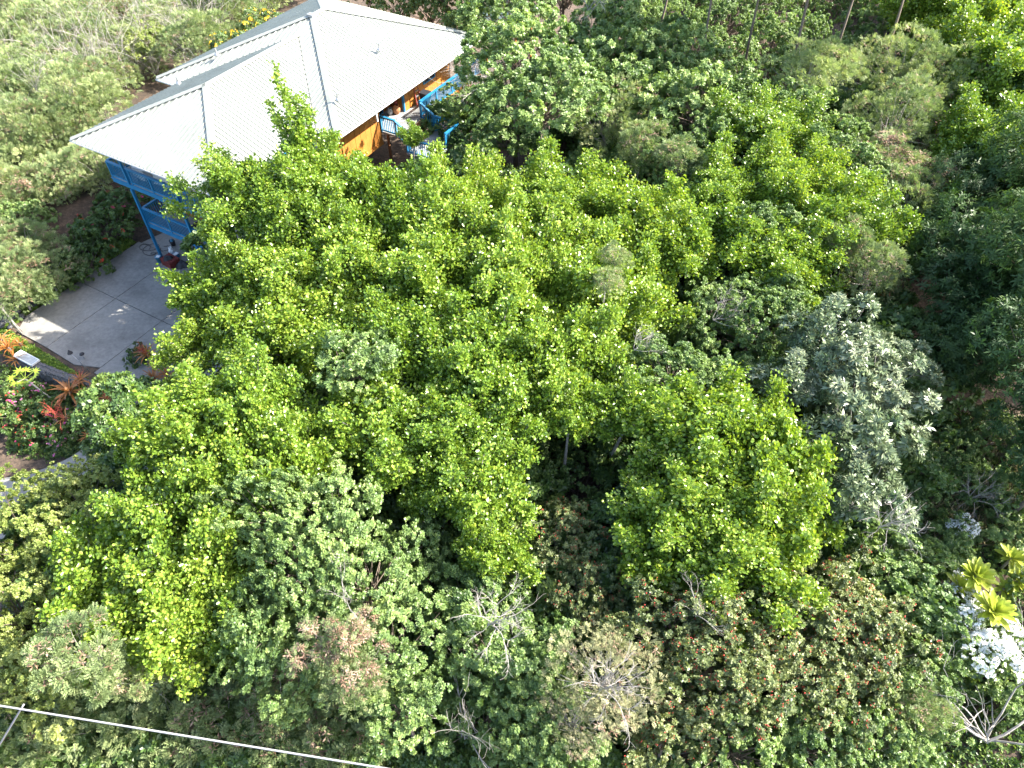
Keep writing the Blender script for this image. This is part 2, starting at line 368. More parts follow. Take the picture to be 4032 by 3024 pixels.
def gutter(p, q):
    g_ = MB(); p = np.array(p, float); q = np.array(q, float); d = nrm(q-p); s = np.array([d[1], -d[0], 0])
    prof = [(0, .02), (0, -.1), (.04, -.12), (.1, -.1), (.12, 0), (.105, 0), (.09, -.08), (.02, -.09)]
    V = [c+s*x+np.array([0, 0, z]) for c in (p, q) for x, z in prof]; k = len(prof)
    g_.add(V, [(j, j+1, k+j+1, k+j) for j in range(k-1)]).obj('gutter', M['white'], roof)
gutter((-.04, .02, ZE-.03), (LW, .02, ZE-.03)); gutter((LW+.1, V0, ZE-.03), (U1+.04, V0+.02, ZE-.03)); gutter((U0, V0, ZE-.03), (-.1, V0, ZE-.03))
gutter((U1-.02, V0, ZE-.03), (U1-.02, V1, ZE-.03))
MB().bar((U1-.1, 10.7, ZE-.1), (U1-.1, 10.7, ZE-.75), .08, .08, up=(1, 0, 0)).obj('downpipe', M['white'], roof)

def wall(p, q, z0, z1, openings=()):
    """timber wall from p to q (outer face on the right of p->q) with boards of its own"""
    p = np.array([*p, 0.], float); q = np.array([*q, 0.], float); d = nrm(q-p); L_ = np.linalg.norm(q-p); o = np.array([d[1], -d[0], 0])
    def bx(mb, s0, s1, za, zb, t0, t1):
        V = [p+d*s+o*t+np.array([0, 0, z]) for z in (za, zb) for s, t in ((s0, t0), (s1, t0), (s1, t1), (s0, t1))]
        mb.add(V, [(0, 1, 2, 3), (7, 6, 5, 4), (0, 4, 5, 1), (1, 5, 6, 2), (2, 6, 7, 3), (3, 7, 4, 0)])
    wmb = MB(); bx(wmb, 0, L_, z0, z1, -.12, 0); wo_ = wmb.obj('wall', M['brown'], house)
    nb = max(1, round(L_/.5)); bw = L_/nb
    for i in range(nb):
        s0, s1 = i*bw+.011, (i+1)*bw-.011; segs = [(z0+.01, z1-.01)]
        for (os0, os1, oz0, oz1) in openings:
            if s1 > os0 and s0 < os1:
                segs = [x for a_, c_ in segs for x in ((a_, min(c_, oz0)), (max(a_, oz1), c_)) if x[1]-x[0] > .05]
        for a_, c_ in segs:
            mb = MB(); bx(mb, s0, s1, a_, c_, .002, .022+.004*(i % 3)); mb.obj('board', M['orange'], wo_)
    for (os0, os1, oz0, oz1) in openings:
        mb = MB()
        bx(mb, os0-.08, os0, oz0-.08, oz1+.08, .003, .05); bx(mb, os1, os1+.08, oz0-.08, oz1+.08, .003, .05)
        bx(mb, os0, os1, oz0-.08, oz0, .003, .05); bx(mb, os0, os1, oz1, oz1+.08, .003, .05)
        wf = mb.obj('door_frame' if oz0-z0 < .3 else 'window_frame', M['blue'], house)
        mb = MB(); bx(mb, os0, os1, oz0, oz1, .003, .012); mb.obj('door' if oz0-z0 < .3 else 'pane', M['inside'], wf)
WT = 7.93
wall((1.6, 3.0), (8.9, 3.0), 5.1, WT, [(1.2, 2.9, 5.15, 7.2), (4.6, 5.8, 6.0, 7.2)])
wall((1.6, 3.0), (8.9, 3.0), 2.5, 4.8, [(5.4, 6.5, 2.55, 4.5)])
wall((8.9, 3.0), (8.9, 8.6), 2.5, WT, [(2.0, 3.2, 6.0, 7.2)])
wall((1.6, 8.6), (1.6, 3.0), 2.5, WT)
wall((8.9, 8.6), (10.2, 8.6), 3.0, WT)
wall((10.2, 8.6), (10.2, 13.0), 4.45, WT)
MB().box((10.14, 8.6, 4.25), (10.28, 13.0, 4.44)).obj('skirting_board', M['orange'], house)
wall((10.2, 13.0), (8.9, 13.0), 5.1, WT)
wall((8.9, 13.0), (8.9, 15.8), 5.1, WT, [(.9, 1.85, 5.15, 7.2)])
wall((8.9, 15.8), (10.0, 15.8), 5.1, WT)
wall((10.0, 15.8), (10.0, 21.0), 4.0, WT, [(2.2, 3.4, 6.0, 7.2)])
wall((10.0, 21.0), (.1, 21.0), 3.0, WT, [(3, 4.2, 6, 7.2)])
wall((.1, 21.0), (.1, 8.6), 1.5, WT, [(3, 4.2, 6, 7.2), (8, 9.2, 6, 7.2)])
wall((.1, 8.6), (1.6, 8.6), 1.5, WT)
MB().box((1.7, 3.1, 0), (8.8, 8.7, 2.49)).obj('basement', M['lava'], house)
MB().bar((10.0, 15.72, 5.1), (10.0, 15.72, 7.9), .13, .13, up=(1, 0, 0)).obj('porch_post', M['blue'], house)
MB().bar((9.0, 8.52, 3.5), (9.0, 8.52, 7.9), .10, .10, up=(1, 0, 0)).obj('corner_trim', M['white'], house)
MB().bar((9.0, 3.0, 3.5), (9.0, 3.0, 7.9), .14, .14, up=(1, 0, 0)).obj('corner_trim', M['blue'], house)
MB().bar((LW-.15, V0-.35, 5.2), (LW-.15, V0-.35, 7.88), .13, .13, up=(1, 0, 0)).obj('eave_post', M['blue'], house)
MB().bar((LW-.05, V0-.15, 5.6), (LW-.05, V0-.15, 7.85), .08, .08, up=(1, 0, 0)).obj('downpipe', M['white'], house)
bal_cache = {}
def railing(p, q, z0, z1=None, hgt=1.0, posts=1.55, pitch=.135):
    """blue rail from p to q; z0/z1 floor heights at the ends; balusters and posts are sub-parts"""
    z1 = z0 if z1 is None else z1
    p = np.array([*p, z0], float); q = np.array([*q, z1], float); Lr = np.linalg.norm((q-p)[:2]); d = (q-p)
    up = np.array([0, 0, 1.])
    r_ = MB().bar(p+up*hgt, q+up*hgt, .14, .045).bar(p+up*(hgt-.07), q+up*(hgt-.07), .04, .08).bar(p+up*.1, q+up*.1, .045, .09).obj('railing', M['blue'], house)
    npst = max(1, round(Lr/posts))
    for i in range(npst+1):
        c = p+d*i/npst
        MB().bar(c-up*.02, c+up*(hgt-.03), .09, .09, up=(d[0], d[1], 0)).obj('post', M['blue'], r_)
    nb = int(Lr/pitch)
    key = round(hgt, 2)
    if key not in bal_cache: bal_cache[key] = MB().box((-.018, -.018, .12), (.018, .018, hgt-.1)).mesh('baluster', M['blue'])
    for i in range(1, nb):
        c = p+d*i/nb; link('baluster', bal_cache[key], r_, Matrix.Translation(c))
    return r_
# upper and lower decks
def deck(x0, y0, x1, y1, zt, name):
    MB().box((x0+.03, y0+.03, zt-.06), (x1, y1, zt)).obj(name, M['deckfloor'], house)
    MB().box((x0, y0, zt-.32), (x1, y0+.045, zt-.02)).obj('deck_fascia', M['blue'], house)
    MB().box((x0-.03, y0-.03, zt-.10), (x1, y0-.003, zt-.035)).obj('deck_trim', M['blue'], house)
    MB().box((x0, y0+.048, zt-.32), (x0+.045, y1, zt-.02)).obj('deck_fascia', M['blue'], house)
    nj = int((x1-x0)/.6)
    jm = MB()
    for i in range(1, nj): jm.box((x0+i*.6, y0+.06, zt-.26), (x0+i*.6+.045, y1, zt-.065))
    jm.obj('deck_joist', M['brown'], house)
deck(0.0, 1.22, 10.2, 2.96, 5.1, 'upper_deck_floor'); deck(1.5, 1.25, 9.4, 2.96, 2.5, 'lower_deck_floor')
MB().box((.03, 2.98, 5.04), (1.45, 8.4, 5.1)).obj('upper_deck_floor', M['deckfloor'], house)
railing((.06, 1.28), (10.1, 1.28), 5.1); railing((.06, 1.34), (.06, 8.3), 5.1); railing((10.1, 1.34), (10.1, 2.9), 5.1)
railing((1.56, 1.3), (5.5, 1.3), 2.5, posts=1.95); railing((5.5, 1.3), (9.35, 1.3), 2.5, posts=1.95); railing((1.56, 1.36), (1.56, 2.9), 2.5)
for a in (1.5, 5.5, 9.4):
    MB().bar((a, 1.2, 0), (a, 1.2, 4.78), .14, .14, up=(1, 0, 0)).obj('deck_post', M['blue'], house)
    MB().bar((a, 1.2, 5.1), (a, 1.2, 7.85), .11, .11, up=(1, 0, 0)).obj('deck_post', M['blue'], house)
MB().bar((3.6, 1.3, 4.75), (10.1, 1.3, 4.75), .1, .14).obj('deck_beam', M['blue'], house)
# entry porch, steps and walkway
MB().box((8.95, 13.0, 4.98), (11.35, 15.72, 5.1)).obj('porch_floor', M['deckfloor'], house)
MB().box((10.05, 15.74, 4.98), (11.3, 23.0, 5.08)).obj('walkway_floor', M['deckfloor'], house)
MB().box((11.31, 15.7, 4.75), (11.35, 23.0, 5.08)).obj('deck_fascia', M['orange'], house)
for i in range(3): MB().box((11.37+i*.32, 13.1, 4.86-i*.17), (11.72+i*.32, 15.6, 4.93-i*.17)).obj('step', M['brown'], house)
MB().box((12.32, 12.6, 4.32), (14.2, 15.9, 4.42)).obj('landing_floor', M['deckfloor'], house)
railing((10.25, 13.0), (11.35, 13.0), 5.1); railing((11.38, 13.0), (12.3, 13.0), 5.05, 4.5); railing((12.35, 12.66), (14.1, 12.66), 4.42)
railing((11.3, 15.7), (11.3, 22.9), 5.1, posts=1.6); railing((11.36, 15.66), (12.3, 15.66), 5.05, 4.5); railing((12.34, 15.7), (14.1, 15.7), 4.42); railing((14.12, 15.66), (14.12, 14.2), 4.42)
for a in (10.6, 12.4, 14.1):
    for b_ in (13.1, 15.6): MB().bar((a, b_, 3.0), (a, b_, 4.30 if a > 12 else 4.97), .12, .12, up=(1, 0, 0)).obj('porch_pier', M['brown'], house)
for b_ in (17.5, 19.5, 21.5): MB().bar((11.2, b_, 3.2), (11.2, b_, 4.97), .12, .12, up=(1, 0, 0)).obj('porch_pier', M['brown'], house)
MB().box((10.02, 19.9, 6.5), (10.16, 20.1, 6.75)).obj('wall_lamp', M['terracotta'], house)

# ------------------------------------------------------------------ things at the house
def hw(a, b_, z): return W(a, b_, z)
t = thing('folding_ladder', hw(10.42, 16.6, 5.1), 'red step ladder leaning on the porch wall', 'ladder', rz=YAW)
MB().bar((0, 0, 0), (-.28, 0, 2.0), .07, .03).bar((0, .45, 0), (-.28, .38, 2.0), .07, .03).obj('rail', M['redwood'], t)
for k in range(5): MB().bar((-.06-.05*k, .0, .3+.33*k), (-.06-.05*k, .43, .3+.33*k), .09, .03).obj('rung', M['galv'], t)
def pot(a, b_, z, r_, h, lab, mat='terracotta'):
    p = tag(MB().lathe([(0, 0), (r_*.6, 0), (r_*.95, h*.35), (r_, h*.6), (r_*.7, h*.85), (r_*.62, h), (r_*.75, h*1.04), (r_*.55, h*.98), (r_*.5, h*.7), (0, h*.65)], k=14).obj('clay_pot', M[mat], None, True), lab, 'pot')
    p.location = hw(a, b_, z); return p
pot(9.75, 15.25, 5.1, .25, .55, 'round tan clay pot standing on the porch floor'); pot(9.45, 14.95, 5.1, .2, .4, 'pale grey pot beside the tan clay pot on the porch', 'deckfloor')
t = thing('water_jug', hw(9.72, 15.3, 5.69), 'red and white bottle standing on top of the tan clay pot', 'bottle')
MB().lathe([(0, 0), (.09, 0), (.1, .2), (.05, .28), (.04, .34), (0, .34)], k=10).obj('bottle_body', M['redwood'], t, True); MB().lathe([(.045, .34), (.045, .4), (0, .4)], k=8).obj('bottle_cap', M['white'], t)
for k, (lab, da) in enumerate((('white sandal on the porch floor nearer the steps', 0), ('white sandal on the porch floor nearer the clay pots', -.16))):
    t = thing('sandal', hw(10.2+da, 14.75+.12*k, 5.1), lab, 'shoe', 'pair of sandals on the porch', rz=YAW+.3)
    MB().add([(-.05,-.14,0),(.05,-.14,0),(.055,.1,0),(0,.15,0),(-.055,.1,0),(-.05,-.14,.03),(.05,-.14,.03),(.055,.1,.03),(0,.15,.03),(-.055,.1,.03)], [(4,3,2,1,0),(5,6,7,8,9)]+[(i,(i+1)%5,(i+1)%5+5,i+5) for i in range(5)]).obj('sole', M['white'], t)
    MB().tube([(-.055, .03, .02), (-.03, .04, .07), (.03, .04, .07), (.055, .03, .02)], .012, 5).obj('strap', M['black'], t)
t = thing('storage_bin', hw(10.55, 17.3, 5.1), 'black lidded bin standing on the walkway by the ladder', 'bin', rz=YAW)
MB().add([(-.22,-.22,0),(.22,-.22,0),(.22,.22,0),(-.22,.22,0),(-.28,-.28,.7),(.28,-.28,.7),(.28,.28,.7),(-.28,.28,.7)], [(0,3,2,1),(0,1,5,4),(1,2,6,5),(2,3,7,6),(3,0,4,7),(4,5,6,7)]).obj('bin_body', M['black'], t)
MB().box((-.3, -.3, .703), (.3, .3, .76)).obj('lid', M['black'], t)
# upper deck furniture
def covered(a, b_, lx, ly, h, lab, name='covered_table'):
    t = thing(name, hw(a, b_, 5.1), lab, 'table', rz=YAW)
    MB().box((-lx/2, -ly/2, h-.05), (lx/2, ly/2, h)).obj('tabletop', M['white'], t)
    s = MB(); k = 24
    pts = [(lx/2*c, ly/2*s_) for c, s_ in ((-1,-1), (-.5,-1), (0,-1), (.5,-1), (1,-1), (1,0), (1,1), (.5,1), (0,1), (-.5,1), (-1,1), (-1,0))]
    V = [(x, y, h+.004) for x, y in pts]+[(x*1.06+random.uniform(-.03,.03), y*1.1+random.uniform(-.03,.03), h*.35+random.uniform(-.06,.06)) for x, y in pts]; k = len(pts)
    s.add(V, [tuple(range(k))]+[(i, i+k, (i+1) % k+k, (i+1) % k) for i in range(k)]).obj('tablecloth', M['white'], t)
    for x in (-1, 1):
        for y in (-1, 1): MB().bar((x*(lx/2-.08), y*(ly/2-.08), 0), (x*(lx/2-.08), y*(ly/2-.08), h-.06), .05, .05, up=(1,0,0)).obj('leg', M['galv'], t)
covered(4.3, 2.1, 2.2, .75, .95, 'long white covered table on the upper deck under the front eave')
covered(2.1, 2.0, .9, .8, .9, 'small white covered table near the left end of the upper deck')
t = thing('wicker_chair', hw(3.0, 2.3, 5.1), 'brown wicker chair between the two covered tables', 'chair', rz=YAW)
MB().box((-.26, -.25, .38), (.26, .25, .45)).obj('seat', M['brown'], t); MB().bar((-.26, .24, .45), (-.26, .32, .95), .05, .04).bar((.26, .24, .45), (.26, .32, .95), .05, .04).bar((-.26, .32, .9), (.26, .32, .9), .05, .12).bar((-.26, .29, .68), (.26, .29, .68), .04, .1).obj('backrest', M['brown'], t)
for x in (-.23, .23):
    for y in (-.21, .21): MB().bar((x, y, 0), (x, y, .38), .045, .045, up=(1,0,0)).obj('leg', M['brown'], t)
MB().box((4.0, 2.2, 2.504), (6.4, 2.9, 2.512)).obj('deck_mat', M['black'], house)
# carport clutter
P_ = at(*(550+475/3.629, 850+560/3.629), 0)
t = thing('gas_cylinder', P_, 'white propane cylinder standing under the lower deck', 'gas cylinder')
MB().lathe([(0, 0), (.12, 0), (.12, .03), (.155, .06), (.155, .36), (.13, .43), (.05, .47), (0, .47)], k=16).obj('tank', M['white'], t, True)
MB().lathe([(.1, .44), (.1, .58), (.088, .58), (.088, .44)], k=14).obj('collar', M['white'], t, True)
MB().tube([(0, 0, .45), (0, 0, .54)], .025, 8).bar((-.05, 0, .54), (.05, 0, .54), .03, .03).obj('valve', M['galv'], t)
P_ = at(550+292/3.629, 850+660/3.629, 0)
t = thing('bucket', P_, 'light blue bucket at the foot of the left deck post', 'bucket')
MB().lathe([(0, .01), (.14, .01), (.18, .4), (.19, .4), (.19, .42), (.165, .42), (.13, .04), (0, .04)], k=16).obj('bucket_body', M['teal'], t, True)
MB().tube([(-.18, 0, .38), (-.15, .1, .3), (0, .2, .22), (.15, .1, .3), (.18, 0, .38)], .006, 4).obj('handle', M['galv'], t)
MB().add([(-.12, -.1, .425), (.1, -.13, .43), (.14, .08, .425), (-.08, .13, .43)], [(0, 1, 2, 3)]).obj('rag', M['white'], t)
P_ = at(550+460/3.629, 850+690/3.629, 0)
t = thing('storage_chest', P_, 'dark red ribbed storage chest beside the blue bucket', 'chest', rz=YAW-.08)
MB().box((-.45, -.35, 0), (.45, .35, .42)).obj('chest_body', M['maroon'], t)
for k in range(5): MB().add([(-.47, -.36+k*.145, .424), (.47, -.36+k*.145, .424), (.47, -.36+k*.145+.13, .424), (-.47, -.36+k*.145+.13, .424), (-.44, -.35+k*.145, .47), (.44, -.35+k*.145, .47), (.44, -.37+k*.145+.13, .47), (-.44, -.37+k*.145+.13, .47)], [(0,1,5,4),(1,2,6,5),(2,3,7,6),(3,0,4,7),(4,5,6,7)]).obj('lid_slat', M['maroon'], t)
def cloth(loc, r_, lab, mat, seed, h=.16):
    rr = np.random.default_rng(seed); V = [(0, 0, h)]; k = 16
    for ring in range(1, 4):
        for j in range(k):
            a = 2*math.pi*j/k; q = r_*ring/3*(1+.25*math.sin(3*a+seed)+.12*rr.normal()); V.append((q*math.cos(a), q*.8*math.sin(a), h*(1-(ring/3)**2)+.05*rr.random()*(ring < 3)+.004))
    Fc = [(0, 1+j, 1+(j+1) % k) for j in range(k)]+[(1+r0*k+j, 1+(r0+1)*k+j, 1+(r0+1)*k+(j+1) % k, 1+r0*k+(j+1) % k) for r0 in range(2) for j in range(k)]
    o = link('crumpled_cloth', mesh_py('crumpled_cloth', V, Fc, M[mat], True)); o.location = loc; return tag(o, lab, 'cloth')
p = at(550+400/3.629, 850+610/3.629, .47); cloth(p, .3, 'black crumpled cloth lying on the dark red chest nearer the post', 'black', 1)
p = at(550+620/3.629, 850+715/3.629, 0); cloth(p, .42, 'large black tarpaulin bundle beside the dark red chest', 'black', 2, .35)
p = at(550+510/3.629, 850+580/3.629, 0); t = thing('plastic_tub', p, 'dark blue tub with a white lid in front of the propane cylinder', 'tub', rz=YAW)
MB().box((-.25, -.16, 0), (.25, .16, .22)).obj('tub_body', M['blue'], t); MB().box((-.02, -.17, .223), (.24, .17, .25)).obj('lid', M['white'], t)
p = at(550+485/3.629, 850+420/3.629, 0); t = thing('bucket', p, 'black bucket holding a blue jug behind the propane cylinder', 'bucket')
MB().lathe([(0, .01), (.13, .01), (.17, .36), (.15, .36), (.12, .04), (0, .04)], k=14).obj('bucket_body', M['black'], t, True); MB().lathe([(.0, .5), (.03, .5), (.04, .42), (.11, .36), (.11, .1), (0, .1)], k=12).obj('jug', M['teal'], t, True)
pts = []; hp = at(550+200/3.629, 850+500/3.629, 0)
for i in range(150):
    q = i/149; a = q*2*math.pi*4.3; rr_ = .28+.18*math.sin(q*7.1)
    pts.append((hp[0]+(q-.5)*1.3+rr_*math.cos(a)*1.2, hp[1]+(q-.5)*-.25+.35*math.sin(q*9)+rr_*math.sin(a), .016+.012*(i % 3)))
tag(MB().tube(pts, .014, 5).obj('garden_hose', M['black'], None, True), 'black garden hose lying in loose coils on the concrete by the post', 'hose')
# ------------------------------------------------------------------ lava rock wall, planter, garden lights
def rock_mesh(seed, k=3):
    rr = np.random.default_rng(seed); V = []; n1, n2 = 5, 7
    V.append((0, 0, -.5))
    for i in range(1, n1-1):
        th = math.pi*i/(n1-1)
        for j in range(n2):
            ph = 2*math.pi*j/n2; q = .5*(1+.28*rr.normal()*.7); V.append((q*math.sin(th)*math.cos(ph), q*math.sin(th)*math.sin(ph), -q*math.cos(th)))
    V.append((0, 0, .5)); m_ = n1-2
    Fc = [(0, 1+(j+1) % n2, 1+j) for j in range(n2)]+[(1+i*n2+j, 1+i*n2+(j+1) % n2, 1+(i+1)*n2+(j+1) % n2, 1+(i+1)*n2+j) for i in range(m_-1) for j in range(n2)]+[(len(V)-1, 1+(m_-1)*n2+j, 1+(m_-1)*n2+(j+1) % n2) for j in range(n2)]
    return mesh_py('stone', V, Fc, M['lava'])
rocks = [rock_mesh(s) for s in range(6)]
def stone(parent, loc, sc, wrot):
    return link('stone', random.choice(rocks), parent, Matrix.Translation([float(c) for c in loc]) @ Matrix.Rotation(wrot, 4, 'Z') @ Matrix.Rotation(random.uniform(-.4, .4), 4, 'X') @ Matrix.Diagonal((*sc, 1)))
rwall = thing('stone_wall', (0, 0, 0), 'low dark lava rock retaining wall between the driveway and the flower bank', 'wall')
wp = catmull([(1.6, -8.7), (3.5, -8.55), (5.5, -8.3), (7.4, -7.9), (8.2, -7.3)], 10)
core = MB()
for i in range(len(wp)-1):
    p, q = W(*wp[i]), W(*wp[i+1]); core.bar((p[0], p[1], -.62), (q[0], q[1], -.62), .34, 1.5)
core.obj('wall_core', M['lava'], rwall)
for i in range(len(wp)-1):
    for s in (0, .5):
        c = wp[i]*(1-s)+wp[i+1]*s; d = wp[i+1]-wp[i]; ang = YAW+math.atan2(d[1], d[0]); nn_ = nrm(np.array([-d[1], d[0]]))
        for row in range(5):
            q = c-nn_*.2+random.uniform(-.03, .03); z = -1.15+row*.27+random.uniform(-.04, .04)
            stone(rwall, W(q[0], q[1], z), (random.uniform(.26, .38), random.uniform(.2, .3), random.uniform(.22, .34)), ang)
        for o_ in (-.1, .1):
            q = c+nn_*o_; stone(rwall, W(q[0], q[1], .1+random.uniform(-.02, .03)), (random.uniform(.24, .34), random.uniform(.2, .28), random.uniform(.13, .2)), ang)
bwall = thing('rock_bank', (0, 0, 0), 'heaped grey lava rock bank along the left edge of the driveway', 'rock bank')
for i in range(150):
    u_ = random.random(); px = 20+u_*900*.45+random.uniform(-70, 70); py = 1330-u_*420+random.uniform(-60, 60)
    px, py = (-40+240*u_+random.uniform(-40, 40), 1270-270*u_+random.uniform(-75, 60))
    p = at(px, py, .4); z = float(gz(p[0], p[1])); s = random.uniform(.25, .6)
    stone(bwall, (p[0], p[1], z+random.uniform(0, .25)), (s, s*random.uniform(.7, 1), s*random.uniform(.5, .8)), random.uniform(0, 6))
p = W(2.35, -8.62, .22)
t = thing('glass_tray', p, 'white framed glass topped tray lying on the left end of the rock wall', 'tray', rz=YAW+.02)
MB().box((-.75, -.25, 0), (.75, -.2, .1)).box((-.75, .2, 0), (.75, .25, .1)).box((-.75, -.2, 0), (-.7, .2, .1)).box((.7, -.2, 0), (.75, .2, .1)).obj('frame', M['white'], t)
MB().box((-.7, -.2, .02), (.7, .2, .06)).obj('pane', M['glassy'], t)
def pixz(px, py, z): return at(px, py, z)
b0 = at(352, 1462, -.05); tp = None
t = thing('garden_light', b0, 'tall garden light with a dark cone cap on a pale leaning pole', 'lamp')
top = at(273, 1386, 1.15)-b0
MB().tube([(0, 0, 0), top], .022, 7).obj('pole', M['galv'], t, True)
MB().lathe([(0, .16), (.13, -.06), (.14, -.09), (.02, -.07), (0, -.07)], top, 12).obj('lamp_shade', M['black'], t)
b0 = at(333, 1412, 0)
t = thing('garden_light', b0, 'short garden light with a round dark cap beside the driveway edge', 'lamp')
MB().tube([(0, 0, 0), (0, 0, .35)], .02, 6).obj('pole', M['galv'], t); MB().lathe([(0, .44), (.1, .4), (.13, .33), (.02, .32), (0, .32)], k=12).obj('lamp_shade', M['black'], t, True)
# ------------------------------------------------------------------ foliage kit
def scatter(TV, TF, P, ax, nr, sc, tint):
    TV = np.asarray(TV, float); TF = np.asarray(TF); n = len(P)
    x = nrm(ax); z = nr-(nr*x).sum(1, keepdims=True)*x; z = nrm(z); y = np.cross(z, x)
    sc = np.broadcast_to(np.asarray(sc, float), (n,))[:, None, None]
    V = P[:, None]+sc*(TV[None, :, 0:1]*x[:, None]+TV[None, :, 1:2]*y[:, None]+TV[None, :, 2:3]*z[:, None])
    Fs = TF[None]+(np.arange(n)*len(TV))[:, None, None]
    return V.reshape(-1, 3), Fs.reshape(-1, TF.shape[1]), np.repeat(tint, len(TV))
def join(parts):
    V = []; F_ = []; T = []; o = 0
    for v, f, t in parts: V.append(v); F_.append(f+o); T.append(t); o += len(v)
    return np.concatenate(V), np.concatenate(F_), np.concatenate(T)
def rand_dir(n, r_): return nrm(r_.normal(size=(n, 3)))
# templates (unit length along +x)
T_ROUND = ([(0,0,0), (.42,-.36,.07), (.85,-.30,.05), (1,0,-.02), (.85,.30,.05), (.42,.36,.07)], [(0,1,2,3), (0,3,4,5)])
T_LONG = ([(0,0,0), (.35,-.13,.04), (.75,-.11,0), (1,0,-.08), (.75,.11,0), (.35,.13,.04)], [(0,1,2,3), (0,3,4,5)])
def rosette(nl, wid, up, seed, leaf='rhomb'):
    rr = np.random.default_rng(seed); V = []; Fc = []
    for i in range(nl):
        a = 2*math.pi*(i+.6*rr.random())/nl*(1 if nl < 9 else 2.4); el = up*(.5+rr.random()); L_ = .7+.5*rr.random()
        d = np.array([math.cos(a)*math.cos(el), math.sin(a)*math.cos(el), math.sin(el)]); s = np.array([-math.sin(a), math.cos(a), 0]); n_ = np.cross(d, s)
        b_ = len(V); o_ = np.array([0, 0, .25*rr.normal()])
        V += [o_, o_+d*L_*.55-s*wid*L_+n_*.05, o_+d*L_-n_*.06, o_+d*L_*.55+s*wid*L_+n_*.05]; Fc.append((b_, b_+1, b_+2, b_+3))
    V = np.array(V)[:, [2, 1, 0]]*np.array([1, 1, 1.])   # axis of the whorl -> +x
    return V, np.array(Fc)
T_SPRIG = [rosette(7, .26, .5, s) for s in range(3)]
T_WHORL = [rosette(11, .13, .45, 10+s) for s in range(3)]
T_WHORLN = [rosette(10, .11, .25, 20+s) for s in range(3)]
def frond(nl, seed, wid=.055):
    rr = np.random.default_rng(seed); V = []; Fc = []
    for i in range(nl):
        t = .25+.75*i/(nl-1)
        for s in (-1, 1):
            b_ = len(V); o_ = np.array([t*.75, 0, -.22*t*t]); L_ = .42*(1.05-.5*abs(t-.5))
            d = nrm(np.array([.55, s*.75, -.25+.2*rr.normal()])); q = nrm(np.cross(d, [0, 0, 1.]))
            V += [o_-q*wid*.4, o_+d*L_*.55-q*wid, o_+d*L_, o_+d*L_*.55+q*wid]; Fc.append((b_, b_+1, b_+2, b_+3))
    return np.array(V), np.array(Fc)
T_FROND = [frond(5, s) for s in range(3)]
T_BLADE = ([(0,-.03,0), (.5,-.035,.0), (1,0,-.22), (.5,.035,.0), (0,.03,0)], [(0,1,2,3), (0,3,4,4)])
T_BLADE = ([(0,0,0), (.45,-.035,.02), (1,0,-.2), (.45,.035,.02)], [(0,1,2,3)])
T_POD = rosette(6, .13, .3, 77)
T_BERRY = ([(0,0,.5), (.5,0,0), (0,.5,0), (-.5,0,0), (0,-.5,0), (0,0,-.5)], [(0,1,2,2), (0,2,3,3), (0,3,4,4), (0,4,1,1), (5,2,1,1), (5,3,2,2), (5,4,3,3), (5,1,4,4)])
T_PETAL = rosette(5, .45, .4, 31)

def branch_paths(n, Rr, Rz, r_, z0=-.55, elmin=-.25, arch=.25, rmin=.75):
    """limbs from the crown's heart to its edge; (n, 9, 3)"""
    i = np.arange(n)+.5; el = np.arcsin(np.clip(elmin+(1-elmin)*(i/n), -1, 1)); az = i*2.39996+r_.normal(size=n)*.25
    q = r_.uniform(rmin, 1.12, n) if rmin else .55+.8*r_.random(n)**1.4
    tip = np.stack([np.cos(el)*np.cos(az)*Rr, np.cos(el)*np.sin(az)*Rr, np.sin(el)*Rz], 1)*q[:, None]
    st = np.stack([0*q, 0*q, z0*Rz+0*q], 1)+r_.normal(size=(n, 3))*.08*Rr
    t = np.linspace(0, 1, 9)[None, :, None]
    mid = (st+tip)/2+np.array([0, 0, 1.])*arch*Rr*(.4+.8*r_.random((n, 1)))+r_.normal(size=(n, 3))*.1*Rr
    return st[:, None]*(1-t)**2+2*mid[:, None]*t*(1-t)+tip[:, None]*t*t
def limbs(paths, r0, mat, every=1, k=4):
    mb = MB()
    for p in paths[::every]: mb.tube(p[::2], np.linspace(r0, r0*.25, len(p[::2])), k, cap=False)
    return mb.mesh('branches', mat)
def along(paths, n, r_, tmin=.35, pw=.8):
    """n random points on the limbs with tangent"""
    b_ = r_.integers(0, len(paths), n); t = tmin+(1-tmin)*r_.random(n)**pw; s = t*(paths.shape[1]-1.001); i = s.astype(int); f = (s-i)[:, None]
    return paths[b_, i]*(1-f)+paths[b_, i+1]*f, nrm(paths[b_, i+1]-paths[b_, i]), t, b_
NLEAF = 150
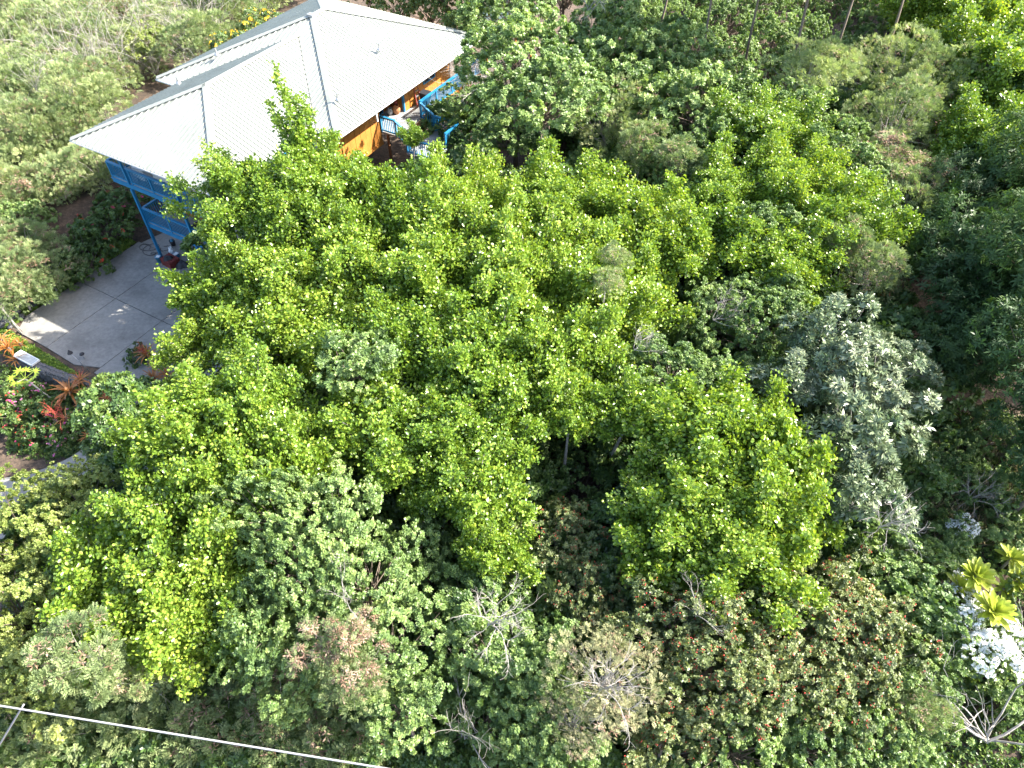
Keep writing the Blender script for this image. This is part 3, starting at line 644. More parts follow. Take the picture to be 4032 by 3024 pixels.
def crown_clusia(seed, Rr, Rz, nb=None, dens=1.0):
    r_ = np.random.default_rng(seed); nb = nb or int(15*Rr)
    P = branch_paths(nb, Rr, Rz, r_, elmin=-.2, arch=.22, rmin=None)
    ntw = int(230*nb*Rr/2.6*dens); nl = 4
    c, tg_, t, _ = along(P, ntw, r_, .30, .75)
    side = nrm(np.cross(tg_, rand_dir(ntw, r_))); td = nrm(side*1.0+tg_*.55+np.array([0, 0, .25])); ln = r_.uniform(.12, .78, ntw)*(1.2-.6*t)*min(1.2, Rr/2.1)
    s = np.linspace(.55, 1, nl)[None, :]*ln[:, None]
    pos = c[:, None]+td[:, None]*s[..., None]; pos = pos.reshape(-1, 3)
    tdr = np.repeat(td, nl, 0); n = len(pos)
    out = nrm(np.cross(tdr, rand_dir(n, r_))); ax = nrm(tdr*.55+out*.85+np.array([0, 0, .22]))
    nr_ = nrm(np.array([0, 0, .7])+.8*r_.normal(size=(n, 3))+.25*tdr)
    pos += r_.normal(size=(n, 3))*.05
    sz = r_.uniform(.075, .15, n); tint = np.clip(r_.normal(.42, .2, n), 0, .98)
    h = pos[:, 2]/Rz+.55*np.linalg.norm(pos[:, :2], axis=1)/Rr+.35*r_.random(n)-.25*pos[:, 1]/Rr
    top = np.argsort(-h)[:900]; top = r_.permutation(top)[:300]
    keep = np.ones(n, bool); keep[top] = False
    V, F_, T = scatter(*T_ROUND, pos[keep], ax[keep], nr_[keep], sz[keep], tint[keep])
    lm = []
    for i in top:
        x = ax[i]; z = nr_[i]-(nr_[i]@x)*x; z = z/np.linalg.norm(z); y = np.cross(z, x); q = sz[i]
        lm.append(Matrix(((x[0]*q, y[0]*q, z[0]*q, pos[i,0]), (x[1]*q, y[1]*q, z[1]*q, pos[i,1]), (x[2]*q, y[2]*q, z[2]*q, pos[i,2]), (0, 0, 0, 1))))
    return dict(R=Rr, Rz=Rz, fol=mesh_np('foliage', V, F_, M['clusia'], T), br=limbs(P, .045*Rr/2.5, M['bark'], 1), leaves=lm, leafm=LEAF['clusia'], bark='bark')
LEAF = {}
def leafmesh(name, mat, wid, tip=1.0):
    pts = [(0, 0, 0)]; n_ = 5
    prof = [.0, .75, 1.0, .92, .6]
    L_ = [(.12+.88*i/(n_-1)*.93) for i in range(n_)]
    V = [(0, 0, 0)]+[(x, -wid*p_, .09*p_) for x, p_ in zip(L_, (.45, .85, 1, .85, .45))]+[(1, 0, -.03)]+[(x, wid*p_, .09*p_) for x, p_ in reversed(list(zip(L_, (.45, .85, 1, .85, .45))))]
    m_ = [(x, 0, 0) for x in L_]; b_ = len(V); V += m_
    Fc = []
    lft = [0]+[1+i for i in range(5)]+[6]; rgt = [0]+[11-i for i in range(5)]+[6]; mid = [0]+[b_+i for i in range(5)]+[6]
    for i in range(6):
        for sd in (lft, rgt):
            f = [mid[i], sd[i], sd[i+1], mid[i+1]]; f = [x for j, x in enumerate(f) if x not in f[:j]]
            Fc.append(f if sd is lft else f[::-1])
    me = mesh_py('leaf', V, Fc, mat, True)
    a = me.attributes.new('tint', 'FLOAT', 'POINT'); a.data.foreach_set('value', np.full(len(V), .45, np.float32)); return me
LEAF['clusia'] = leafmesh('leaf', M['clusia'], .37); LEAF['loquat'] = leafmesh('leaf', M['loquat'], .15); LEAF['dark'] = leafmesh('leaf', M['dark'], .13)
LEAF['ti'] = leafmesh('leaf', M['ti'], .17); LEAF['brom'] = leafmesh('leaf', M['brom'], .055); LEAF['papaya'] = leafmesh('leaf', M['ti'], .2)

def crown_lump(seed, Rr, Rz, mat, tpl, size, nspr, lumps, berries=0, flowers=None, sprig_up=.35, twigs=True, bark='darkbark', named=0, leafm=None, elmin=-.2, pods=0, sub=0):
    """small-leaved crown: leafy clumps spread over a lobed envelope, with gaps between"""
    r_ = np.random.default_rng(seed)
    P = branch_paths(lumps, Rr, Rz, r_, elmin=elmin, arch=.15, rmin=.45)
    lc = P[:, -1]; lr = r_.uniform(.12, .34, lumps)*Rr
    b_ = r_.integers(0, lumps, nspr); d = rand_dir(nspr, r_); d[:, 2] = np.abs(d[:, 2])*np.where(r_.random(nspr) < .8, 1, -1)
    out = nrm(lc/np.array([Rr, Rr, Rz])); d = nrm(d+.55*out[b_])
    q = r_.uniform(.55, 1.08, nspr)**.6
    pos = lc[b_]+d*(lr[b_]*q)[:, None]*np.array([1.15, 1.15, .9])
    if sub:                              # leafy tufts on each clump
        ns = lumps*sub; bs = r_.integers(0, lumps, ns); ds = rand_dir(ns, r_); ds[:, 2] = np.abs(ds[:, 2])*np.where(r_.random(ns) < .75, 1, -1); ds = nrm(ds+.5*out[bs])
        cs = lc[bs]+ds*(lr[bs]*r_.uniform(.5, 1.1, ns))[:, None]*np.array([1.15, 1.15, .9])
        j = r_.integers(0, ns, nspr); b_ = bs[j]; dj = rand_dir(nspr, r_); rs = size*r_.uniform(1.1, 1.9, ns)[j]
        pos = cs[j]+(nrm(ds[j]+.9*dj))*rs[:, None]*r_.uniform(.4, 1, nspr)[:, None]; d = nrm(ds[j]+.7*dj)
    ax = nrm(d+np.array([0, 0, sprig_up])+.35*r_.normal(size=(nspr, 3)))
    lt = r_.normal(0, .12, lumps)
    tint = np.clip(r_.normal(.42, .17, nspr)+lt[b_], 0, .98); sz = size*r_.uniform(.7, 1.3, nspr)
    k = r_.integers(0, len(tpl), nspr); parts = []
    for j in range(len(tpl)):
        m_ = k == j; parts.append(scatter(tpl[j][0], tpl[j][1], pos[m_], ax[m_], rand_dir(m_.sum(), r_), sz[m_], tint[m_]))
    V, F_, T = join(parts)
    D = dict(R=Rr, Rz=Rz, fol=mesh_np('foliage', V, F_, mat, T), br=limbs(P, .03*Rr/2, M[bark], 1), leaves=[], bark=bark)
    h = pos[:, 2]/Rz+.5*np.linalg.norm(pos[:, :2], axis=1)/Rr
    if berries:
        i = r_.permutation(np.argsort(-h)[:int(nspr*.7)])[:berries]; q = []
        for j in range(3): q.append(scatter(*T_BERRY, pos[i]+ax[i]*size*.7+r_.normal(size=(berries, 3))*.035, rand_dir(berries, r_), rand_dir(berries, r_), r_.uniform(.03, .06, berries), r_.random(berries)))
        bv, bf, bt = join(q); D['extra'] = [('berry_cluster', quadtri(bv, bf, M['berry']))]
    if flowers:
        i = r_.permutation(np.argsort(-h)[:int(nspr*.6)])[:flowers[1]]
        bv, bf, bt = scatter(*T_PETAL, pos[i]+ax[i]*size*.9, ax[i], rand_dir(len(i), r_), flowers[2]*r_.uniform(.6, 1.3, len(i)), r_.random(len(i)))
        D.setdefault('extra', []).append(('blossom', mesh_np('blossom', bv, bf, M[flowers[0]], bt)))
    if pods:
        i = r_.permutation(np.argsort(-h)[:int(nspr*.6)])[:pods]
        bv, bf, bt = scatter(*T_POD, pos[i]+ax[i]*size*.2, np.tile([0., 0, -1], (len(i), 1))+.4*r_.normal(size=(len(i), 3)), rand_dir(len(i), r_), .15*r_.uniform(.7, 1.4, len(i)), r_.random(len(i)))
        D.setdefault('extra', []).append(('seed_pod', mesh_np('seed_pod', bv, bf, M['pod'], bt)))
    if named:
        top = r_.permutation(np.argsort(-h)[:named])
        lm = []
        for i in top:
            for kk in range(6):
                x = nrm(ax[i]*.5+rand_dir(1, r_)[0]*.9); z = nrm(np.cross(x, rand_dir(1, r_)[0])); z = z if z[2] > 0 else -z; y = np.cross(z, x); q = sz[i]*.95; pp = pos[i]+ax[i]*size*.15
                lm.append(Matrix(((x[0]*q, y[0]*q, z[0]*q, pp[0]), (x[1]*q, y[1]*q, z[1]*q, pp[1]), (x[2]*q, y[2]*q, z[2]*q, pp[2]), (0, 0, 0, 1))))
        D['leaves'] = lm[:300]; D['leafm'] = leafm
    return D
def quadtri(V, F_, mat):
    return mesh_np('berry_cluster', V, F_[:, :3], mat)
def twig_tree(seed, Lb, depth, spread, r0, mat, base_dirs=None, droop=0.0, n0=5, kids=3):
    """bare branching twigs grown from the origin"""
    rr = np.random.default_rng(seed); mb = MB()
    def grow(p, d, L_, r_, lv):
        pts = [p]; c = p; dd = d
        for _ in range(4):
            dd = nrm(dd+rr.normal(size=3)*.13+np.array([0, 0, -droop])); c = c+dd*L_/4; pts.append(c)
        mb.tube(pts, np.linspace(r_, r_*.55, 5), 5 if lv == 0 else 4, cap=False)
        if lv < depth:
            for k in range(kids+(rr.random() < .5)):
                f = pts[rr.integers(1, 5)] if k else pts[-1]
                grow(f, nrm(dd+rr.normal(size=3)*spread), L_*rr.uniform(.5, .78), r_*.55, lv+1)
    for i in range(n0):
        d = base_dirs[i % len(base_dirs)] if base_dirs is not None else np.array([.6*rr.normal(), .6*rr.normal(), 1.])
        grow(np.zeros(3)+rr.normal(size=3)*.05, nrm(np.array(d)+rr.normal(size=3)*.2), Lb*rr.uniform(.75, 1.15), r0*rr.uniform(.7, 1.1), 0)
    return mb.mesh('branches', mat)
# crown kinds (a few of each, shared between trees)
CR = {}
CR['clusia'] = [crown_clusia(11, 1.7, 1.5), crown_clusia(12, 2.2, 1.7), crown_clusia(13, 2.7, 1.9), crown_clusia(14, 2.7, 2.0), crown_clusia(15, 3.2, 2.1)]
CR['spire'] = [crown_clusia(16, .85, 3.0, nb=15, dens=.9)]
sm = lambda seed, Rr, n, L_, mat='small', **k: crown_lump(seed, Rr, Rr*.8, M[mat], T_SPRIG, .085, n, L_, sub=13, **k)
CR['small'] = [sm(21, 1.4, 3600, 24), sm(22, 1.9, 5600, 34), sm(23, 1.9, 5600, 30), sm(24, 2.5, 8600, 44), sm(25, 2.5, 8600, 40)]
CR['yellow'] = [sm(31, 2.0, 5200, 36, 'yellow'), sm(32, 2.5, 7000, 44, 'yellow')]
CR['berry'] = [sm(41, 1.6, 4200, 28, 'berryleaf', berries=150), sm(42, 2.1, 6000, 38, 'berryleaf', berries=220), sm(43, 2.1, 6000, 36, 'berryleaf', berries=110)]
CR['big'] = [crown_lump(51, 2.3, 1.9, M['small'], T_SPRIG, .14, 4200, 44, sub=9), crown_lump(52, 2.9, 2.3, M['small'], T_SPRIG, .14, 6200, 56, sub=9), crown_lump(53, 2.9, 2.3, M['small'], T_SPRIG, .14, 6200, 50, sub=9)]
fe = lambda seed, Rr, n, L_, mat='feather', **k: crown_lump(seed, Rr, Rr*.95, M[mat], T_FROND, .24, n, L_, sprig_up=.1, bark='deadwood', **k)
CR['feather'] = [fe(61, 1.3, 1500, 24, pods=60), fe(62, 1.7, 2300, 30, pods=130), fe(63, 1.7, 2300, 30), fe(64, 2.2, 3400, 40, pods=100)]
CR['pods'] = [fe(66, 1.5, 1000, 26, pods=420)]
CR['pale'] = [fe(65, 2.0, 1800, 40, 'pale', pods=60)]
CR['loquat'] = [crown_lump(71, 2.2, 2.0, M['loquat'], T_WHORL, .24, 900, 30, named=50, leafm=LEAF['loquat'], bark='bark'), crown_lump(72, 1.6, 1.5, M['loquat'], T_WHORL, .24, 560, 20, named=50, leafm=LEAF['loquat'], bark='bark')]
CR['dark'] = [crown_lump(81, 2.6, 2.3, M['dark'], T_WHORLN, .22, 2400, 46, named=50, leafm=LEAF['dark']), crown_lump(82, 3.2, 2.7, M['dark'], T_WHORLN, .22, 3400, 60, named=50, leafm=LEAF['dark'])]
CR['bush'] = [sm(91, 1.2, 2600, 26, 'bush'), sm(92, 1.6, 3800, 30, 'bush')]
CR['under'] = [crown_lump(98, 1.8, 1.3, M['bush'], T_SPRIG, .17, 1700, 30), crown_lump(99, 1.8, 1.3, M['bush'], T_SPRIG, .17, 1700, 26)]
CR['redbush'] = [sm(93, 1.3, 2600, 28, 'bush', flowers=('red_petal', 110, .07)), sm(94, 1.2, 2200, 26, 'bush', flowers=('pink_petal', 60, .08))]
CR['hibiscus'] = [sm(97, 1.4, 3400, 30, 'bush', flowers=('red_petal', 7, .13))]
CR['yellowflower'] = [crown_lump(95, 1.5, 1.2, M['bush'], T_SPRIG, .09, 2800, 24, flowers=('yellow_petal', 90, .13))]
CR['white'] = [crown_lump(96, 1.1, .9, M['small'], T_SPRIG, .08, 900, 30, flowers=('white_petal', 2600, .085))]
NCOUNT = {}
def tree(kind, name, u, v, rpx, ztop, label, cat='tree', group=None, rot=None, nleaf=NLEAF, zs=1.0, stems=1, wood=None):
    """a plant whose crown centre is seen at (u, v) with its top at ztop"""
    c = at2(u, v, ztop)
    for _ in range(3):
        Rw = rpx*np.linalg.norm(c-np.array([0, 0, H]))/1587.7; var = min(CR[kind], key=lambda d: abs(d['R']-Rw)+.25*random.random()); s = Rw/var['R']; s = min(max(s, .45), 1.9)
        c = at2(u, v, ztop-var['Rz']*s*zs*.9)
    gx, gy = c[0]+random.uniform(-.25, .25)*Rw, c[1]+random.uniform(-.1, .3)*Rw
    gzz = float(gz(gx, gy))
    if c[2] < gzz+.3*var['Rz']*s: c[2] = gzz+.3*var['Rz']*s
    t = thing(name, (gx, gy, gzz), label, cat, group)
    rz_ = rot if rot is not None else random.uniform(0, 6.28)
    if var['leaves'] and rot is None: rz_ = random.uniform(-.7, .7)
    ex = random.uniform(.86, 1.18)
    Mc = Matrix.Translation((c[0]-gx, c[1]-gy, c[2]-gzz)) @ Matrix.Rotation(rz_, 4, 'Z') @ Matrix.Diagonal((s*ex, s/ex, s*zs*random.uniform(.9, 1.1), 1))
    f_ = link('foliage', var['fol'], t, Mc, 'stuff'); link('branches', var['br'], t, Mc)
    for nm, me in var.get('extra', []): link(nm, me, t, Mc, 'stuff')
    for lmx in var['leaves'][:nleaf]: link('leaf', var['leafm'], t, Mc @ lmx)
    tv = Vector((c[0]-gx, c[1]-gy, c[2]-gzz-.5*var['Rz']*s*zs))
    for k in range(stems):
        o = Vector((random.uniform(-.3, .3), random.uniform(-.3, .3), 0))*(k > 0)
        mid = (tv*.5+o)+Vector((random.uniform(-.2, .2), random.uniform(-.2, .2), 0))
        if tv.z > .25: MB().tube([o+Vector((0, 0, -.1)), mid, tv+o*.4], [x_*s*(.45 if 'feather' in kind or kind in ('pods', 'yellow') else 1) for x_ in (.11, .085, .05)], 7).obj('trunk', M[wood or var['bark']], t, True)
    return t
# ------------------------------------------------------------------ round-leaved trees (the bright canopy)
GC = 'round-leaved trees of the bright canopy'
for u, v, r, z, lab in [(u_, v_, r_*1.14, z_, l_) for u_, v_, r_, z_, l_ in [
 (560, 445, 112, 10.6, 'round-leaved tree against the front corner of the pale roof'),
 (455, 640, 70, 7.8, 'round-leaved tree reaching left over the shaded driveway below the blue decks'),
 (690, 410, 100, 10.6, 'round-leaved tree at the foot of the leafy spire by the orange wall'),
 (840, 460, 112, 10.0, 'round-leaved tree in front of the entry steps and orange wall'),
 (893, 300, 28, 9.0, 'slim round-leaved tree top poking up before the entry porch'),
 (1000, 470, 120, 9.6, 'round-leaved tree below the grey twiggy shrub by the porch'),
 (1220, 460, 130, 9.5, 'round-leaved tree directly below the feathery tree with brown pods'),
 (1350, 500, 110, 9.2, 'round-leaved tree on the left rim of the dark hollow by the upper right trees'),
 (585, 600, 125, 9.0, 'round-leaved tree right of the carport with long arching sprays'),
 (770, 560, 150, 9.4, 'round-leaved tree with a bare pale limb showing at its middle'),
 (960, 590, 150, 9.6, 'round-leaved tree near the photo centre, upper left of the long leafy ridge'),
 (1130, 620, 150, 9.7, 'round-leaved tree forming the upper end of the long leafy ridge'),
 (1300, 640, 130, 9.2, 'round-leaved tree around the small feathery sprig'),
 (1410, 560, 90, 8.6, 'round-leaved tree tip beside the dead grey twigs'),
 (470, 740, 85, 6.4, 'dark low round-leaved tree overhanging the driveway edge'),
 (640, 720, 130, 8.4, 'round-leaved tree left of the pale small-leaved clump'),
 (900, 760, 130, 9.2, 'round-leaved tree right of the pale small-leaved clump'),
 (1060, 800, 140, 9.4, 'round-leaved tree in the very middle of the canopy'),
 (1230, 790, 130, 9.2, 'round-leaved tree along the right side of the long leafy ridge'),
 (1360, 890, 75, 8.6, 'round-leaved tree making the arch above the black hollow'),
 (450, 900, 95, 9.2, 'round-leaved tree tip above the orange strap-leaved plants'),
 (560, 900, 120, 9.4, 'round-leaved tree with a thick pale limb near the driveway bend'),
 (385, 950, 80, 9.4, 'round-leaved tree reaching left over the lower road'),
 (305, 965, 52, 7.6, 'round-leaved sprays reaching out over the lower road'),
 (500, 1040, 140, 9.0, 'round-leaved tree below the thick pale limb'),
 (380, 1130, 115, 8.2, 'round-leaved tree on the left above the shaded small-leaved tree'),
 (640, 1010, 90, 8.5, 'round-leaved tree with a long straight bare limb left of centre'),
 (260, 1250, 110, 7.2, 'shaded round-leaved tree low on the left'),
 (430, 1270, 130, 7.8, 'yellow-green round-leaved tree in the lower left'),
 (370, 1370, 100, 7.4, 'round-leaved tree just right of the lower left feathery tree'),
 (520, 1370, 80, 7.0, 'round-leaved sprays between lower left small-leaved clumps'),
 (830, 930, 120, 8.7, 'round-leaved tree left of the centre with arched sprays'),
 (980, 960, 130, 8.8, 'round-leaved tree left of the black hollow'),
 (1040, 1070, 95, 8.2, 'round-leaved tree on the lower left rim of the black hollow'),
 (1060, 1200, 75, 7.4, 'narrow round-leaved tree hanging down below the black hollow'),
 (930, 1070, 70, 7.4, 'small round-leaved sprays above the dark gap left of centre bottom'),
 (1230, 905, 65, 8.4, 'round-leaved sprays on the upper rim of the black hollow'),
 (1530, 950, 125, 9.2, 'round-leaved tree upper right of the black hollow'),
 (1640, 1000, 120, 9.0, 'round-leaved tree touching the left side of the silvery tree'),
 (1465, 1090, 92, 8.4, 'round-leaved tree on the right rim of the black hollow'),
 (1560, 1110, 140, 8.8, 'round-leaved tree below the silvery tree'),
 (1680, 1150, 100, 8.2, 'round-leaved tree at the right edge above the red-berried shrubs'),
 (1440, 1210, 105, 7.6, 'shaded round-leaved tree above the red-berried shrubs'),
 (1590, 1240, 115, 7.9, 'round-leaved tree bottom edge over the broken grey branch'),
 (1640, 300, 100, 10.0, 'round-leaved tree under the upper right feathery trees'),
 (1570, 430, 110, 9.4, 'round-leaved tree right of the upper dark hollow'),
 (1700, 420, 105, 9.6, 'round-leaved tree between two small-leaved patches in the upper right'),
 (1530, 510, 85, 8.8, 'round-leaved sprays hanging over the upper dark hollow'),
 (1680, 560, 105, 8.8, 'round-leaved tree above the silvery tree'),
 (1790, 500, 95, 9.0, 'round-leaved tree left of the right-hand feathery shrubs'),
 (2070, 60, 115, 11, 'tall sunlit round-leaved tree in the top right corner'),
 (2000, 0, 85, 11.5, 'tall sunlit round-leaved tree left of the top right corner'),
 (2150, 180, 125, 10.8, 'tall round-leaved tree on the upper right frame edge'),
 (2130, 330, 100, 9.6, 'glossy round-leaved tree above the right-hand dark tree'),
 (2060, 230, 65, 8.4, 'round-leaved tree behind the upper right feathery shrubs'),
]]: tree('clusia', 'round_leaved_tree', u, v, r, z, lab, group=GC)
tree('spire', 'round_leaved_tree', 640, 285, 50, 14.0, 'upright leafy spire standing in front of the pale roof', group=GC, zs=.8)
tree('spire', 'round_leaved_tree', 475, 385, 38, 11.6, 'short pointed leafy tip over the front edge of the roof', group=GC, zs=.62)
# ------------------------------------------------------------------ small-leaved trees
GS = 'pale small-leaved trees'
for k, u, v, r, z, lab in [
 ('big', 1120, 130, 95, 12.6, 'broad pale green tree at the right corner of the roof'),
 ('big', 1175, 225, 110, 12.0, 'pale green tree right of the blue walkway rail'),
 ('big', 1330, 190, 120, 10.4, 'pale green tree in the upper middle with grey twigs'),
 ('big', 1440, 160, 105, 10.4, 'pale green tree edging the dark shaded wood'),
 ('big', 1510, 240, 90, 9.8, 'rounded pale green tree left of the upper right round-leaved tree'),
 ('big', 1090, 40, 70, 10.2, 'pale green tree over the corrugated lean-to roof'),
 ('big', 1300, 100, 80, 10.3, 'pale green tree with bare white twigs on top edge'),
 ('big', 1105, 300, 62, 7.2, 'shaded pale green tree right of the grey twiggy shrub'),
 ('small', 1450, 370, 85, 8.8, 'pale small-leaved tree above the upper dark hollow'),
 ('small', 1560, 320, 85, 9.4, 'pale small-leaved tree below the rounded pale green tree'),
 ('small', 1780, 350, 85, 9.2, 'small-leaved tree left of the drooping feathery shrubs'),
 ('small', 1700, 250, 70, 9.6, 'small-leaved tree under the two feathery tips'),
 ('small', 1850, 420, 80, 8.6, 'small-leaved tree below the drooping feathery shrubs'),
 ('small', 1660, 500, 60, 8.9, 'pale small-leaved patch among round leaves in the upper right'),
 ('small', 1540, 590, 75, 6.5, 'shaded small-leaved tree beside the bare grey twigs'),
 ('small', 775, 785, 88, 9.8, 'pale small-leaved clump in the left middle of the canopy'),
 ('small', 1450, 820, 95, 8.9, 'pale small-leaved clump right of the long leafy ridge'),
 ('small', 1530, 690, 80, 7.6, 'knobbly small-leaved tree below the upper dark hollow'),
 ('small', 1620, 720, 95, 7.8, 'large knobbly small-leaved tree left of the silvery tree'),
 ('small', 1600, 830, 70, 7.2, 'small-leaved tree between pale clump and silvery tree'),
 ('small', 1700, 660, 60, 8.0, 'small-leaved tree touching the top of the silvery tree'),
 ('small', 1890, 500, 70, 7.6, 'small-leaved tree left of the right-hand litter patch'),
 ('small', 1700, 960, 50, 7.9, 'small-leaved tuft between round leaves and silvery leaves'),
 ('small', 600, 1110, 105, 8.9, 'pale small-leaved tree left of the dead twig heap'),
 ('small', 720, 1150, 115, 8.7, 'pale small-leaved tree above the dead twig heap'),
 ('small', 650, 1230, 110, 8.2, 'pale small-leaved tree left of the tangled white branches'),
 ('small', 790, 1270, 110, 7.8, 'pale small-leaved tree right of the tangled white branches'),
 ('small', 570, 1350, 95, 7.4, 'pale small-leaved tree left of the brown-podded tree'),
 ('small', 640, 1430, 110, 7.0, 'pale small-leaved tree below left of the brown-podded tree'),
 ('small', 840, 1400, 115, 7.3, 'pale small-leaved tree right of the brown-podded tree'),
 ('small', 870, 1530, 85, 6.4, 'narrow small-leaved tree hanging down to the bottom middle'),
 ('small', 900, 1200, 80, 6.4, 'shaded small-leaved tree under the round-leaved overhang'),
 ('small', 1010, 1290, 95, 6.4, 'small-leaved tree left of the bare forked twigs'),
 ('small', 1060, 1400, 100, 6.8, 'small-leaved tree below the bare forked twigs'),
 ('small', 1150, 1430, 90, 6.6, 'small-leaved tree left of the pale dying tree'),
 ('small', 1170, 1540, 110, 6.2, 'small-leaved tree below left of the pale dying tree'),
 ('small', 1040, 1560, 95, 5.0, 'shaded small-leaved tree with hanging bare stems at the bottom'),
 ('small', 1210, 1630, 90, 5.8, 'small-leaved tree at the bottom edge below the pale dying tree'),
 ('small', 1600, 1610, 110, 5.8, 'small-leaved shrub at the bottom edge among the berry shrubs'),
 ('small', 1740, 1600, 105, 5.6, 'small-leaved shrub at the bottom edge right of the berry shrubs'),
 ('small', 1880, 1590, 95, 5.0, 'small-leaved shrub left of the bare bleached tree'),
 ('small', 1950, 1480, 95, 5.2, 'small-leaved shrub above the bare bleached tree'),
 ('small', 1900, 1250, 110, 5.8, 'small-leaved shrub below the silvery tree on the right'),
 ('small', 1990, 1350, 90, 5.2, 'small-leaved shrub left of the big white-flowered bush'),
 ('small', 1250, 1050, 100, 4.2, 'dark understorey shrub deep inside the black hollow'),
 ('small', 1190, 990, 60, 4.0, 'dark understorey shrub at the top of the black hollow'),
 ('small', 1300, 1150, 70, 4.4, 'dark understorey shrub at the foot of the black hollow'),
 ('small', 900, 1160, 70, 4.0, 'dark understorey shrub in the gap left of centre bottom'),
 ('small', 1560, 500, 90, 5.0, 'dark understorey shrub inside the upper dark hollow'),
 ('small', 690, 860, 90, 5.5, 'dark understorey shrub in the gap left of the pale clump'),
 ('small', 1180, 1270, 85, 4.8, 'dark small-leaved shrub left of the berry-tipped spray'),
]: tree(k, 'small_leaved_tree', u, v, r, z, lab, group=GS, stems=2)
for k, u, v, r, z, lab in [
 ('yellow', 60, 1180, 125, 6.4, 'yellowish small-leaved tree on the left edge below the road'),
 ('yellow', 190, 1130, 100, 6.0, 'small-leaved tree in shade right of the left-edge yellowish tree'),
 ('yellow', 45, 1330, 120, 6.4, 'yellowish small-leaved tree midway down the left edge'),
 ('yellow', 180, 1250, 95, 5.6, 'shaded yellowish tree left of the low round-leaved tree'),
 ('yellow', 130, 1420, 105, 5.6, 'yellowish small-leaved tree above the overhead cable'),
 ('yellow', 20, 1450, 80, 5.4, 'yellowish small-leaved tree in the corner above the cable joint'),
 ('yellow', 150, 1065, 55, 5.2, 'slender leafy sprays stretching up over the lower road'),
]: tree(k, 'yellowish_small_leaved_tree', u, v, r, z, lab, group='yellowish trees on the left edge', stems=2)
for u, v, r, z, lab in [
 (1210, 1170, 80, 6.0, 'red-berried shrub in shade below the black hollow'),
 (1260, 1290, 75, 6.0, 'red-berried shrub with one sunlit spray'),
 (1350, 1290, 80, 5.6, 'shaded red-berried shrub under the round-leaved trees'),
 (1450, 1360, 100, 7.2, 'red-berried shrub below the broken grey branch'),
 (1560, 1390, 105, 7.3, 'red-berried shrub in the middle of the berry thicket'),
 (1530, 1500, 100, 6.8, 'red-berried shrub right of the pale dying tree'),
 (1660, 1370, 95, 6.8, 'red-berried shrub below the right-hand round-leaved tree'),
 (1700, 1460, 100, 6.6, 'red-berried shrub with many berries in the lower right'),
 (1790, 1390, 100, 6.3, 'red-berried shrub with bright fern-like sprays'),
 (1800, 1300, 90, 6.3, 'sparse-berried shrub below the round-leaved tree edge'),
 (1870, 1400, 95, 6.0, 'red-berried shrub nearest the white-flowered bush'),
 (1440, 1590, 85, 5.6, 'red-berried shrub at the bottom edge below the fern patch'),
 (1800, 1500, 90, 5.6, 'red-berried shrub above the bottom right small-leaved shrubs'),
 (1880, 640, 55, 6.5, 'small red-berried shrub behind the silvery tree'),
]: tree('berry', 'red_berried_shrub', u, v, r, z, lab, 'shrub', 'red-berried shrubs', stems=2)
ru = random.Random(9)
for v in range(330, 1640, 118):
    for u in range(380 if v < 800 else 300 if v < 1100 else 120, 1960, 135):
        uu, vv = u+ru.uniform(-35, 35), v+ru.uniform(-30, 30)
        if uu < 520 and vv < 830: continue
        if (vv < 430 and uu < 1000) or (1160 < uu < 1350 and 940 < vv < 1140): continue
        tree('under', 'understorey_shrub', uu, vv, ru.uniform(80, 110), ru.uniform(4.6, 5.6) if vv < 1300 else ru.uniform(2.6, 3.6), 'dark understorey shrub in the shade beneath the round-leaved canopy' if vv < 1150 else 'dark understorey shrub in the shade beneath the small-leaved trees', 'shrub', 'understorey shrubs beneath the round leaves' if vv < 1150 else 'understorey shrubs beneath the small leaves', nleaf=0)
# ------------------------------------------------------------------ feathery, silvery and dark trees
GF = 'grey-green feathery shrubs'
for k, u, v, r, z, lab in [
 ('feather', 1310, 275, 85, 9.0, 'feathery tree with brown pods below the pale green trees'),
 ('feather', 1380, 330, 55, 8.8, 'feathery spray hanging below the brown-podded feathery tree'),
 ('feather', 1470, 350, 45, 9.3, 'grey feathery spray left of the upper round-leaved tree'),
 ('feather', 1330, 560, 32, 10.0, 'upper feathery sprig growing through the round leaves'),
 ('feather', 1310, 615, 34, 10.0, 'lower feathery sprig growing through the round leaves'),
 ('feather', 1740, 165, 55, 10.6, 'feathery tip against the dark shaded wood'),
 ('feather', 1800, 150, 45, 10.2, 'smaller feathery tip beside the dark shaded wood'),
 ('feather', 1940, 180, 75, 9.6, 'drooping feathery shrub with brown pods in the upper right'),
 ('feather', 2030, 200, 65, 9.2, 'grey feathery shrub right of the drooping one'),
 ('feather', 1930, 280, 70, 9.0, 'feathery shrub in the middle of the right-hand feathery row'),
 ('pods', 1930, 370, 65, 8.8, 'dry brown-podded feathery shrub in the right-hand feathery row'),
 ('feather', 1960, 440, 55, 8.2, 'lowest feathery shrub of the right-hand feathery row'),
 ('feather', 1880, 590, 60, 8.2, 'pale feathery shrub above the silvery tree'),
 ('feather', 1830, 540, 45, 8.4, 'feathery sprig left of the pale feathery shrub'),
 ('pods', 740, 1410, 75, 8.2, 'feathery tree covered in hanging brown pods'),
 ('feather', 760, 1480, 55, 7.6, 'fresh green feathery sprays below the brown pods'),
 ('feather', 190, 1420, 75, 8.0, 'feathery tree with yellow tips in the lower left'),
 ('feather', 300, 1460, 50, 6.4, 'feathery sprays right of the yellow-tipped feathery tree'),
 ('feather', 1990, 1540, 45, 5.2, 'feathery sprays at the base of the bare bleached tree'),
]: tree(k, 'feathery_tree', u, v, r, z, lab, group=GF, stems=2)
